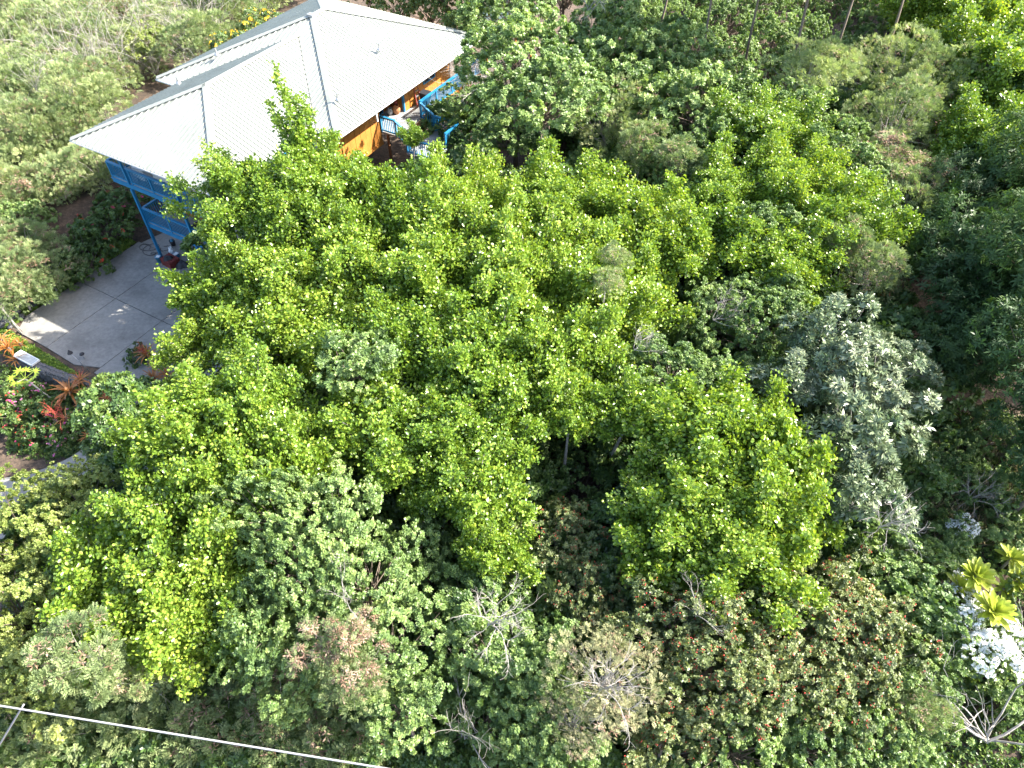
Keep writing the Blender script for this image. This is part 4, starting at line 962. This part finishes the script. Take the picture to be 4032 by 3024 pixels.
tree('pale', 'dying_feathery_tree', 1310, 1470, 95, 7.8, 'pale dying tree with bare white twigs near the bottom middle')
tree('pale', 'dying_feathery_tree', 1240, 1560, 60, 6.6, 'pale drooping tree below the dying tree')
for u, v, r, z, lab in [(1790, 740, 90, 9.4, 'top of the silvery long-leaved tree on the right'),
 (1870, 840, 105, 9.2, 'middle of the silvery long-leaved tree on the right'), (1720, 840, 80, 8.6, 'left side of the silvery long-leaved tree'),
 (1830, 940, 105, 9.0, 'lower half of the silvery long-leaved tree'), (1950, 790, 48, 8.6, 'silvery long-leaved sprig sticking out to the right'), (1850, 1070, 85, 8.2, 'bottom of the silvery long-leaved tree')]:
    tree('loquat', 'silvery_leaved_tree', u, v, r, z, lab.replace('top of the', 'uppermost crown of the').replace('middle of the', 'middle crown of the').replace('bottom of the', 'lowest crown of the'), group='silvery long-leaved trees')
for u, v, r, z, lab in [(2130, 470, 120, 8.5, 'dark long-leaved tree on the right edge below the glossy tree'), (2110, 600, 115, 8.6, 'dark long-leaved tree midway down the right edge'),
 (2170, 700, 125, 8.6, 'dark long-leaved tree touching the right edge'), (2090, 770, 90, 7.6, 'dark long-leaved tree above the bare leaf litter'), (2020, 560, 65, 6.5, 'dark long-leaved tree beside the sunlit litter patch'),
 (2200, 560, 90, 9.4, 'dark long-leaved tree cut by the right edge')]:
    tree('dark', 'dark_long_leaved_tree', u, v, r, z, lab, group='dark trees on the right edge')
for i, (u, v, r, z) in enumerate([(2340, 420, 140, 11), (2345, 620, 150, 11.5), (2330, 830, 150, 11), (2400, 250, 140, 11), (2320, 1000, 120, 9.5), (2320, 60, 130, 11)]):
    tree('dark', 'dark_long_leaved_tree', u, v, r, z, 'tall dark long-leaved tree standing beyond the right edge', group='tall trees beyond the right edge', nleaf=0)
# shaded wood behind
k_ = 0
for u, v, r, z in [(1420, 60, 60, 7.4), (1500, 100, 60, 7), (1570, 50, 62, 7.2), (1590, 140, 55, 6.6), (1660, 100, 55, 6.6), (1640, 20, 62, 7.2), (1740, 90, 52, 6.2), (1820, 130, 46, 6), (1880, 90, 50, 5.8), (1700, -20, 62, 6.8), (1500, -20, 65, 7.2), (1560, 0, 60, 7), (1790, 20, 52, 6), (1870, 10, 52, 6), (1430, 0, 55, 7.2), (1780, -40, 60, 6.5), (1880, -50, 60, 6.5),
                   (860, 12, 50, 7.5), (930, 25, 48, 7.2), (1000, 60, 40, 7.4), (1040, -10, 60, 9), (790, -30, 60, 9), (960, -30, 60, 9.5), (1220, -20, 70, 9.5), (1340, 10, 60, 9.2), (1960, -10, 70, 9), (1930, 140, 45, 6), (1700, 150, 40, 6)]:
    tree('small', 'shaded_tree', u, v, r, z, 'small-leaved tree in the dark shaded wood beyond the house', group='trees of the dark shaded wood', stems=2)
for u, v, r, z in [(2150, -80, 120, 12), (2270, -60, 140, 12), (1560, -140, 95, 16.5), (1670, -145, 95, 16.5), (1780, -140, 95, 17), (1890, -145, 95, 16.5), (2000, -150, 95, 17), (1470, -130, 80, 15), (1090, -140, 80, 13), (960, -140, 75, 13)]:
    tree('clusia', 'round_leaved_tree', u, v, r, z, 'tall round-leaved tree beyond the top right corner', group='tall trees beyond the top right corner', nleaf=0, wood='darkbark')
# ------------------------------------------------------------------ feathery thicket left of and behind the house
rows = []
def zone_of(u, v):
    if v > 300: return 'below the left roof corner'
    if v > 285-(u-155)*.61-75 and u > 100: return 'against the rear roof edge'
    if v < 45: return 'along the top edge of the photo'
    if u < 70: return 'along the left edge of the photo'
    if v < 130: return 'in the upper part of the slope'
    return 'in the open middle of the slope'
rt = random.Random(5)
def left_ok(u, v):
    if u < 160: lim = 640 if u < 60 else 560
    elif u < 300: lim = 300-(u-155)*.62+(0 if u > 165 else 60)
    else: lim = 300-(u-155)*.60
    return v < lim
for v in range(-40, 640, 52):
    for u in range(-70, 700, 58):
        uu, vv = u+rt.uniform(-22, 22)+(v//52 % 2)*28, v+rt.uniform(-18, 18)
        if uu > 130 and vv > 285-(uu-155)*.61-8: continue
        if uu > 95 and vv > 330: continue
        rows.append((uu, vv))
rows += [(110, 320), (190, 330), (120, 400), (190, 390), (40, 430), (140, 430), (225, 400), (60, 490)]
for i, (u, v) in enumerate(rows):
    z = 5.2+rt.uniform(-.5, .9) if v < 300 else 3.0+rt.uniform(-.4, .6)
    kind = 'feather' if rt.random() < .78 else 'yellow' if rt.random() < .4 else 'pods' if rt.random() < .5 else 'small'
    zone = zone_of(u, v)
    look = {'feather': 'grey-green feathery shrub', 'yellow': 'yellowish leafy shrub', 'pods': 'dry brown-podded shrub', 'small': 'pale small-leaved shrub'}[kind]
    tree(kind, 'feathery_shrub', u, v, rt.uniform(40, 58), z, look+' of the thicket '+zone, 'shrub', look+'s '+zone, stems=3, wood='deadwood')
for u, v, lab in [(560, 80, 'yellow-flowered climber behind the rear roof edge'), (500, 130, 'yellow-flowered climber left of the upper roof corner')]:
    tree('yellowflower', 'yellow_flowered_shrub', u, v, 48, 5.8, lab, 'shrub', stems=2)
tw = [twig_tree(200+s, 2.4, 2, .35, .02, M['deadwood'], n0=8, kids=2) for s in range(4)]
for i in range(34):
    u = rt.uniform(0, 480); v = rt.uniform(30, 300-max(0, u-120)*.55)
    p = at2(u, v, 2.6); s = rt.uniform(.8, 1.4)
    o = link('dead_shrub', tw[i % 4], None, Matrix.Translation(p) @ Matrix.Rotation(rt.uniform(0, 6), 4, 'Z') @ Matrix.Scale(s, 4)); tag(o, 'bleached bare stems standing up in the thicket '+zone_of(u, v), 'dead shrub', 'dead stems '+zone_of(u, v))
# ------------------------------------------------------------------ garden bank and low bushes
for k, nm, u, v, r, z, lab in [
 ('hibiscus', 'hibiscus_bush', 190, 560, 52, 1.9, 'dark bush with a few red flowers at the near left edge of the driveway'),
 ('hibiscus', 'hibiscus_bush', 230, 500, 48, 2.2, 'dark bush with red flowers midway along the driveway'),
 ('hibiscus', 'hibiscus_bush', 270, 450, 42, 2.4, 'dark bush with a red flower close to the left deck post'),
 ('bush', 'green_bush', 150, 590, 32, 1.3, 'low green bush at the driveway corner before the hibiscus'),
 ('redbush', 'flowering_bush', 25, 895, 48, .3, 'orange-red flowering bush cut by the left edge above the road'),
 ('redbush', 'flowering_bush', 95, 930, 42, -.1, 'orange-red flowering bush along the upper edge of the lower road'),
 ('redbush', 'flowering_bush', 150, 940, 38, -.2, 'pink and red flowering bush right along the lower road'),
 ('redbush', 'flowering_bush', 65, 865, 40, .2, 'flowering bush below the papaya tree'),
 ('bush', 'green_bush', 8, 835, 32, .2, 'pale green bush on the left edge below the rock wall'),
 ('bush', 'green_bush', 125, 880, 38, .1, 'green bush below the leaning papaya trunk'),
 ('bush', 'green_bush', 200, 905, 28, -.1, 'dark green bush under the orange strap-leaved plants'),
 ('bush', 'green_bush', 255, 890, 24, .0, 'dark green bush right of the orange strap-leaved plants'),
 ('bush', 'green_bush', 300, 840, 20, .2, 'green bush between the two red strap-leaved clumps'),
 ('bush', 'green_bush', 300, 775, 24, .5, 'green bush at the right end of the rock wall'),
 ('bush', 'green_bush', 30, 640, 45, 1.8, 'light green bush on the left edge beside the rocks'),
]: tree(k, nm, u, v, r, z, lab, 'bush', 'bushes of the garden bank' if k in ('bush', 'redbush') else 'red-flowered bushes along the driveway', stems=0)
gr = np.random.default_rng(3)
def ground_plants(name, pts, tplset, size, mat, kind='stuff', up=.8, lift=.05):
    pts = np.array(pts); n = len(pts); z = gz(pts[:,0], pts[:,1])
    P = np.stack([pts[:,0], pts[:,1], z+lift], 1); ax = nrm(np.array([0, 0, up])+.5*gr.normal(size=(n, 3))); parts = []
    k = gr.integers(0, len(tplset), n)
    for j in range(len(tplset)):
        m_ = k == j
        if m_.any(): parts.append(scatter(tplset[j][0], tplset[j][1], P[m_], ax[m_], rand_dir(m_.sum(), gr), size*gr.uniform(.6, 1.4, m_.sum()), gr.random(m_.sum())))
    V, F_, T = join(parts); o = link(name, mesh_np(name, V, F_, M[mat], T), kind=kind); return o
pts = []
for i in range(2600):          # creeping plants along the front edge of the driveway
    a = gr.uniform(-1.6, 6.6); b_ = -7.65-gr.gamma(1.6, .25)-.05*a; pts.append(W(a, b_)[:2])
for i in range(2600):          # and along its left edge
    b_ = gr.uniform(-8.6, 1.5); a = -1.05-gr.gamma(1.6, .3)+.1*(b_ < -6.5); pts.append(W(a, b_)[:2])
ground_plants('ground_cover', pts, T_SPRIG, .12, 'groundleaf')
pts = []
for i in range(900):
    u_ = gr.random(); a = 5.6+gr.normal()*1.2; b_ = -12.2-gr.normal()*.4+.0*a
    p = at(20+480*u_, 1760-60*abs(u_-.4)+gr.normal()*20, -1.0); pts.append(p[:2])
ground_plants('bank_vine', pts, T_SPRIG, .11, 'bush')
pts = []
for i in range(5200):
    p = at2(gr.uniform(1900, 2330), gr.uniform(930, 1260), 3); pts.append(p[:2])
for i in range(3500):
    p = at2(gr.uniform(1900, 2400), gr.uniform(1380, 1720), 2); pts.append(p[:2])
ground_plants('weeds', pts, T_SPRIG, .12, 'bush')
pts = []
for i in range(3500):
    p = at2(gr.uniform(1930, 2260), gr.uniform(940, 1200), 3); pts.append(p[:2])
for i in range(6000):
    p = at2(gr.uniform(-100, 1000), gr.uniform(1560, 1760), 1.5); pts.append(p[:2])
ground_plants('dry_grass', pts, [T_BLADE], .55, 'grass', up=1.0, lift=0)
pts = [at2(gr.uniform(-100, 1300), gr.uniform(1480, 1800), 1.5)[:2] for i in range(9000)]
ground_plants('undergrowth', pts, T_SPRIG, .2, 'feather', lift=.3)
for i in range(300): pass
# low feathery shrubs along the bottom edge
for j, (u, v, r, z, lab) in enumerate([(70, 1580, 95, 3.6, 'shaded feathery shrub under the cable joint'), (220, 1570, 100, 3.8, 'shaded feathery shrub under the left part of the cable'), (370, 1540, 90, 4.0, 'shaded feathery shrub above the middle of the cable'),
 (500, 1580, 85, 3.8, 'shaded feathery shrub touching the middle of the cable'), (620, 1560, 90, 4.2, 'shaded feathery shrub above the right part of the cable'), (760, 1590, 80, 4.0, 'shaded feathery shrub where the cable leaves the frame'),
 (560, 1660, 80, 3.0, 'feathery shrub under the cable on the bottom edge'), (120, 1660, 90, 3.0, 'feathery shrub in the bottom left corner'), (330, 1670, 80, 2.6, 'low feathery shrub among dry grass on the bottom edge')]):
    tree('feather', 'low_feathery_shrub', u, v, r, z, lab, 'shrub', 'shaded feathery shrubs along the bottom edge', stems=2)
for j, (u, v, r, z, lab) in enumerate([(2000, 1000, 45, 4.6, 'thin shrub right of the silvery tree near the leaf litter'), (1990, 1080, 45, 4.6, 'thin yellowish shrub below the leaf litter'), (2090, 1060, 48, 4.6, 'grey-twigged shrub above the small white bush'),
 (2140, 960, 60, 4.8, 'shrub below the dark long-leaved trees'), (2180, 1090, 60, 4.6, 'shrub on the right edge beside the small white bush'), (2020, 1190, 55, 4.4, 'dark shrub left of the yellow-green large-leaved plants'), (2150, 1180, 50, 4.2, 'dark shrub between the white bush and the large-leaved plants'),
 (2190, 1430, 60, 3.6, 'dark shrub right of the big white-flowered bush'), (2200, 1330, 50, 3.6, 'dark shrub on the right edge above the bare tree'), (2150, 1500, 60, 3.2, 'green shrub above the bare bleached tree branches'), (2060, 1000, 40, 4.2, 'thin shrub in the weedy clearing')]):
    tree('small', 'green_shrub', u, v, r, z, lab, 'shrub', 'green shrubs of the right-hand clearing', stems=2)
tree('white', 'white_flowered_bush', 2072, 1140, 24, 4.9, 'small white-flowered bush alone in the right-hand clearing', 'bush')
tree('white', 'white_flowered_bush', 2120, 1400, 66, 5.4, 'big white-flowered bush near the right edge', 'bush')
tree('white', 'white_flowered_bush', 2085, 1310, 42, 5.2, 'white-flowered bush between the two yellow-green large-leaved plants', 'bush')
# ------------------------------------------------------------------ plants with big leaves of their own
def rosette_plant(name, loc, n, L_, leafm, label, cat, tilt=(.2, 1.1), group=None, stem=0.0, plume=0, seed=0):
    rr = np.random.default_rng(seed); t = thing(name, loc, label, cat, group)
    for i in range(n):
        a = 2.39996*i+rr.normal()*.15; el = tilt[1]+(tilt[0]-tilt[1])*(i/n)**.8+rr.normal()*.12; q = L_*rr.uniform(.75, 1.15)*(1 if i > 4 else .8)
        d = np.array([math.cos(a)*math.cos(el), math.sin(a)*math.cos(el), math.sin(el)]); y = np.array([-math.sin(a), math.cos(a), 0]); z = np.cross(d, y); z = z if z[2] > 0 else -z; y = np.cross(z, d); o = d*.04+np.array([0, 0, stem])
        link('leaf', leafm, t, Matrix(((d[0]*q, y[0]*q, z[0]*q, o[0]), (d[1]*q, y[1]*q, z[1]*q, o[1]), (d[2]*q, y[2]*q, z[2]*q, o[2]), (0, 0, 0, 1))))
    if stem > .1: MB().tube([(0, 0, -.3), (.03, .02, stem*.5), (0, 0, stem+.05)], [.05, .045, .035], 7).obj('stem', M['bark'], t)
    else: MB().lathe([(.09, -.12), (.1, 0), (.05, .12), (0, .14)], k=8).obj('leaf_base', M['darkbark'], t)
    if plume:
        me = twig_tree(300+seed, .55, 2, .5, .012, M['plume'], base_dirs=[np.array([.15*rr.normal(), -.35, 1.])], n0=3, kids=5)
        link('flower_plume', me, t, Matrix.Translation((0, 0, .1)) @ Matrix.Scale(plume, 4))
    return t
def bmesh_leaf(seed):
    """curved strap leaf"""
    n_ = 6; V = []
    for i in range(n_+1):
        s = i/n_; w_ = .052*(1-.75*s**3)*(.7+.6*min(1, s*3))*.8; x = s*.93; z = .10*math.sin(s*1.6)-.34*s**2.6; V += [(x, -w_, z+.012), (x, 0, z), (x, w_, z+.012)]
    Fc = [(3*i+j, 3*i+j+3, 3*i+j+4, 3*i+j+1) for i in range(n_) for j in range(2)]
    me = mesh_py('leaf', V, Fc, M['brom'], True); a = me.attributes.new('tint', 'FLOAT', 'POINT'); a.data.foreach_set('value', np.full(len(V), .12+.2*seed, np.float32)); return me
BL = [bmesh_leaf(s) for s in range(3)]
for j, (px, py, z, n, L_, pl, lab) in enumerate([
 (278, 1545, .25, 34, 1.05, 0, 'largest orange strap-leaved bromeliad in front of the rock wall'),
 (318, 1500, .3, 20, .6, .9, 'bromeliad with a red plume at the right end of the rock wall'),
 (262, 1650, -.1, 14, .6, 1.35, 'bromeliad with a long red plume hanging over the bank'),
 (375, 1560, .2, 24, .85, 0, 'orange bromeliad right of the largest one'), (432, 1575, .2, 18, .8, .8, 'bromeliad with a small red plume nearest the bright round leaves'),
 (345, 1600, 0, 18, .75, 0, 'small orange bromeliad between the two plumed ones'), (425, 1520, .2, 16, .75, 0, 'yellowish bromeliad against the driveway bend'),
 (582, 1395, .5, 22, .75, 1.1, 'red bromeliad with a bright plume beside the shaded driveway'), (625, 1440, .4, 20, .7, .8, 'second plumed red bromeliad beside the shaded driveway'),
 (605, 1490, .3, 22, .8, 0, 'brownish bromeliad below the plumed red pair'), (660, 1480, .3, 18, .7, 0, 'brownish bromeliad closest to the shaded concrete'), (640, 1540, .2, 18, .7, 0, 'lowest brownish bromeliad beside the shaded concrete'),
 (35, 1372, .5, 26, .85, 0, 'yellow-orange bromeliad left of the white framed tray'), (62, 1420, .1, 20, .7, 0, 'tan bromeliad hanging below the white framed tray'), (5, 1340, .6, 18, .7, 0, 'pale bromeliad cut by the left edge'), (80, 1355, .45, 14, .55, 0, 'small yellow bromeliad at the corner of the tray'),
 (350, 1720, -.6, 16, .6, 0, 'greenish bromeliad at the foot of the bank above the road')]):
    rosette_plant('bromeliad', at(px, py, z), n, L_, BL[j % 3], lab, 'plant', tilt=(.05, 1.2), group='bromeliads of the garden bank', plume=pl, seed=400+j)
for j, (px, py, z, n, L_, lab) in enumerate([(3840, 2270, 5.6, 34, .62, 'yellow-green large-leaved plant just above the big white-flowered bush'), (3910, 2410, 5.5, 36, .68, 'yellow-green large-leaved plant right against the big white-flowered bush'), (3775, 2310, 5.0, 20, .5, 'smaller darker large-leaved plant left of the yellow-green pair'),
 (3980, 2200, 4.4, 24, .55, 'shaded large-leaved plant near the right edge, upper one'), (4005, 2290, 4.2, 24, .6, 'shaded large-leaved plant near the right edge, lower one'), (3950, 2320, 4.0, 16, .5, 'shaded large-leaved plant between the sunlit pair and the right edge')]):
    p = at(px, py, z); g0 = float(gz(p[0], p[1])); st = max(.15, z-g0)
    rosette_plant('large_leaved_plant', (p[0], p[1], z-st), n, L_, LEAF['ti'], lab, 'plant', tilt=(.0, 1.25), group='large-leaved plants near the right edge', stem=st, seed=500+j)
def papaya(b0, t0, lab, L_, seed):
    t = thing('papaya_tree', b0, lab, 'tree', 'papaya trees'); d = t0-b0
    MB().tube([(0, 0, -.1), d*.5+np.array([0, 0, -.05]), d], [.06, .05, .03], 8).obj('trunk', M['deadwood'], t, True)
    rr = np.random.default_rng(seed)
    for i in range(8):
        a = 2.4*i; el = .15+.35*rr.random(); q = L_*rr.uniform(.8, 1.1); dd = np.array([math.cos(a)*math.cos(el), math.sin(a)*math.cos(el), math.sin(el)]); tip = d+dd*q
        lf = MB(); V = [tuple(tip)]; k = 14; yv = np.array([-math.sin(a), math.cos(a), 0])
        for j in range(k+1):
            th = -2.4+4.8*j/k; r_ = L_*.62*(1 if j % 2 else .38); V.append(tuple(tip+dd*r_*math.cos(th)*.9+yv*r_*math.sin(th)+np.array([0, 0, -.12*r_])))
        me = mesh_py('leaf', V, [(0, j, j+1) for j in range(1, k+1)], M['ti']); at_ = me.attributes.new('tint', 'FLOAT', 'POINT'); at_.data.foreach_set('value', np.full(len(V), .25*rr.random(), np.float32)); lo = link('leaf', me, t)
        MB().tube([d, tip], .012, 4).obj('leaf_stalk', M['ti'], lo)
papaya(at(255, 1608, -.9), at(98, 1490, .9), 'papaya tree with a long leaning bare trunk on the flower bank', .55, 1)
papaya(at(118, 1215, .3), at(92, 1170, 1.0), 'young papaya tree at the near corner of the rock bank', .5, 2)
papaya(at(222, 1140, .2), at(192, 1100, .9), 'young papaya tree between the rock bank and the red-flowered bush', .45, 3)
# ------------------------------------------------------------------ dead wood
def deadthing(name, u, v, z, mesh, s, lab, rot=0, tiltx=0, cat='dead branch'):
    p = at2(u, v, z); o = link(name, mesh, None, Matrix.Translation(p) @ Matrix.Rotation(rot, 4, 'Z') @ Matrix.Rotation(tiltx, 4, 'X') @ Matrix.Scale(s, 4)); return tag(o, lab, cat)
bare = twig_tree(220, 1.7, 3, .55, .036, M['deadwood'], base_dirs=[np.array(d) for d in ((-.9, .3, .6), (-.5, .6, .7), (.2, .3, 1), (.8, .1, .8), (-.8, -.3, .7), (.4, -.4, .8))], n0=8, kids=2)
deadthing('bare_tree', 2130, 1600, 2.6, bare, 1.25, 'bare bleached tree with spreading branches in the lower right corner', cat='tree')
t1 = twig_tree(221, .9, 3, .45, .02, M['deadwood'], n0=6, kids=3); t2 = twig_tree(222, 1.1, 3, .6, .022, M['deadwood'], n0=5, kids=2); t3 = twig_tree(223, 1.0, 3, .5, .018, M['deadwood'], base_dirs=[np.array((1, .1, .3)), np.array((.8, -.4, .3)), np.array((.7, .4, .6))], n0=6, kids=3)
deadthing('dead_branch', 1060, 1350, 7.0, t1, 1.1, 'bare forked grey twigs in the lower middle')
deadthing('dead_branch', 745, 1300, 7.6, t2, .55, 'tangled white dead branches among the lower left small-leaved trees')
deadthing('dead_branch', 1540, 690, 7.2, t3, .9, 'spray of bare grey twigs at the upper dark hollow')
deadthing('dead_branch', 1370, 755, 8.8, t3, .6, 'small bare twig spray beside the pale clump', rot=.4)
deadthing('dead_branch', 1640, 590, 6.5, t3, .6, 'small bare twig spray inside the upper dark hollow', rot=.5)
deadthing('dead_branch', 1500, 1330, 7.4, t2, .5, 'broken grey branch at the top of the berry thicket')
deadthing('dead_branch', 1300, 1490, 7.4, t1, 1.0, 'bare white twigs inside the pale dying tree')
deadthing('dead_branch', 1900, 1140, 7.2, t1, .9, 'bare twigs at the foot of the silvery tree')
deadthing('dead_branch', 1270, 30, 10.2, t1, 1.5, 'bare white twigs on top of the upper middle tree')
deadthing('dead_branch', 1000, 1590, 3.8, t2, 1.2, 'bare stems hanging in the shade at the bottom middle')
deadthing('dead_branch', 2090, 1080, 4.2, t1, .9, 'bare grey twigs above the small white bush')
deadthing('dead_branch', 2100, 960, 4.0, t3, 1.1, 'fallen bare branches at the edge of the leaf litter')
gt = thing('grey_twiggy_shrub', at2(1035, 280, 4.2), 'grey half-bare twiggy shrub in front of the entry steps', 'shrub')
link('branches', twig_tree(224, 1.9, 3, .5, .03, M['deadwood'], n0=14, kids=3), gt, Matrix.Translation((0, 0, 1.8)))
v_ = CR['small'][1]; link('foliage', v_['fol'], gt, Matrix.Translation((.2, -.6, 2.2)) @ Matrix.Diagonal((1.0, 1.0, .8, 1)), 'stuff'); MB().tube([(0, 0, -.3), (.1, 0, 2)], [.1, .07], 7).obj('trunk', M['bark'], gt)
# ------------------------------------------------------------------ lean-to and blue building beyond
ps = at(1815, 60, 6.6); t = thing('lean_to', (ps[0], ps[1], float(gz(ps[0], ps[1]))), 'corrugated lean-to roof on orange posts beyond the right roof corner', 'shed', rz=YAW+.1); zz = 6.6-float(gz(ps[0], ps[1]))
for k in range(6):
    V = []; ncol = 9
    for i in range(ncol):
        for s in (0, 1): V.append((s*4.6, k*.62+i*.075, zz+.06*math.cos(i*math.pi/2)-.22*s+.12*k*.5))
    link('roof_sheet', mesh_py('roof_sheet', V, [(2*i, 2*i+1, 2*i+3, 2*i+2) for i in range(ncol-1)], M['lichenroof']), t)
for x, y in ((.45, .3), (4.2, .3), (.45, 3.2), (4.2, 3.2)): MB().bar((x, y, 0), (x, y, zz-.1), .12, .12, up=(1, 0, 0)).obj('post', M['orange'], t)
MB().bar((.1, .3, zz-.16), (4.4, .3, zz-.34), .08, .14).bar((.1, 3.2, zz+.12), (4.4, 3.2, zz-.08), .08, .14).bar((.45, .3, zz-.7), (.95, .3, zz-.25), .07, .07).obj('beam', M['orange'], t)
pb = at(250, -10, 2.2); g0 = float(gz(pb[0], pb[1])); t = thing('blue_building', (pb[0], pb[1]+1.5, g0), 'blue building glimpsed behind the thicket in the top left corner', 'building', rz=-.2)
MB().box((-7, 0, 0), (4, 5, 3.4)).obj('wall', M['teal'], t); MB().add([(-7.4, -.5, 3.42), (4.4, -.5, 3.42), (4.4, 5.5, 3.42), (-7.4, 5.5, 3.42), (-6, 2.5, 4.7), (3, 2.5, 4.7)], [(0, 1, 5, 4), (1, 2, 5), (2, 3, 4, 5), (3, 0, 4), (3, 2, 1, 0)]).obj('roof', M['white'], t)
for x in (-5.5, -3, -.5, 2): MB().box((x, -.03, 1.1), (x+1.1, -.003, 2.3)).obj('window', M['inside'], t)
# ------------------------------------------------------------------ overhead cables on poles beyond the frame
zc = 15.5
p0, p1_ = at(0, 2779, zc), at(1353, 2999, zc); d = nrm(p1_-p0); pa, pb_ = p0-d*14, p0+d*26
def pole(p, lab):
    g0 = float(gz(p[0], p[1])); t = thing('utility_pole', (p[0], p[1], g0), lab, 'pole'); h = p[2]-g0
    MB().tube([(0, 0, -.3), (0, 0, h*.6), (0, 0, h+.5)], [.17, .14, .11], 10).obj('pole_shaft', M['darkbark'], t, True)
    MB().bar((-.9, -.15, h), (.9, -.15, h), .09, .11).obj('crossarm', M['darkbark'], t)
pole(pa+np.array([0, .2, 0]), 'wooden utility pole beyond the left edge'); pole(pb_+np.array([0, .2, 0]), 'wooden utility pole beyond the bottom edge')
def sag(a, b_, s, n_=24): return [a+(b_-a)*t-np.array([0, 0, s*4*t*(1-t)]) for t in np.linspace(0, 1, n_)]
tag(MB().tube([p+np.array([0, 0, .0]) for p in sag(pa, pb_, .0)], .016, 6).obj('overhead_cable', M['cable'], None, True), 'thick pale overhead cable crossing the bottom left corner', 'cable')
q0 = at(84, 2790, zc-.06); q1 = at(-60, 3030, 13.5); q2 = q0+(q0-q1)*.06
tag(MB().tube([q2, q0, q1, q1+(q1-q0)*3], .016, 5).obj('service_wire', M['cable'], None, True), 'thinner wire dropping from the overhead cable at the left edge', 'cable')
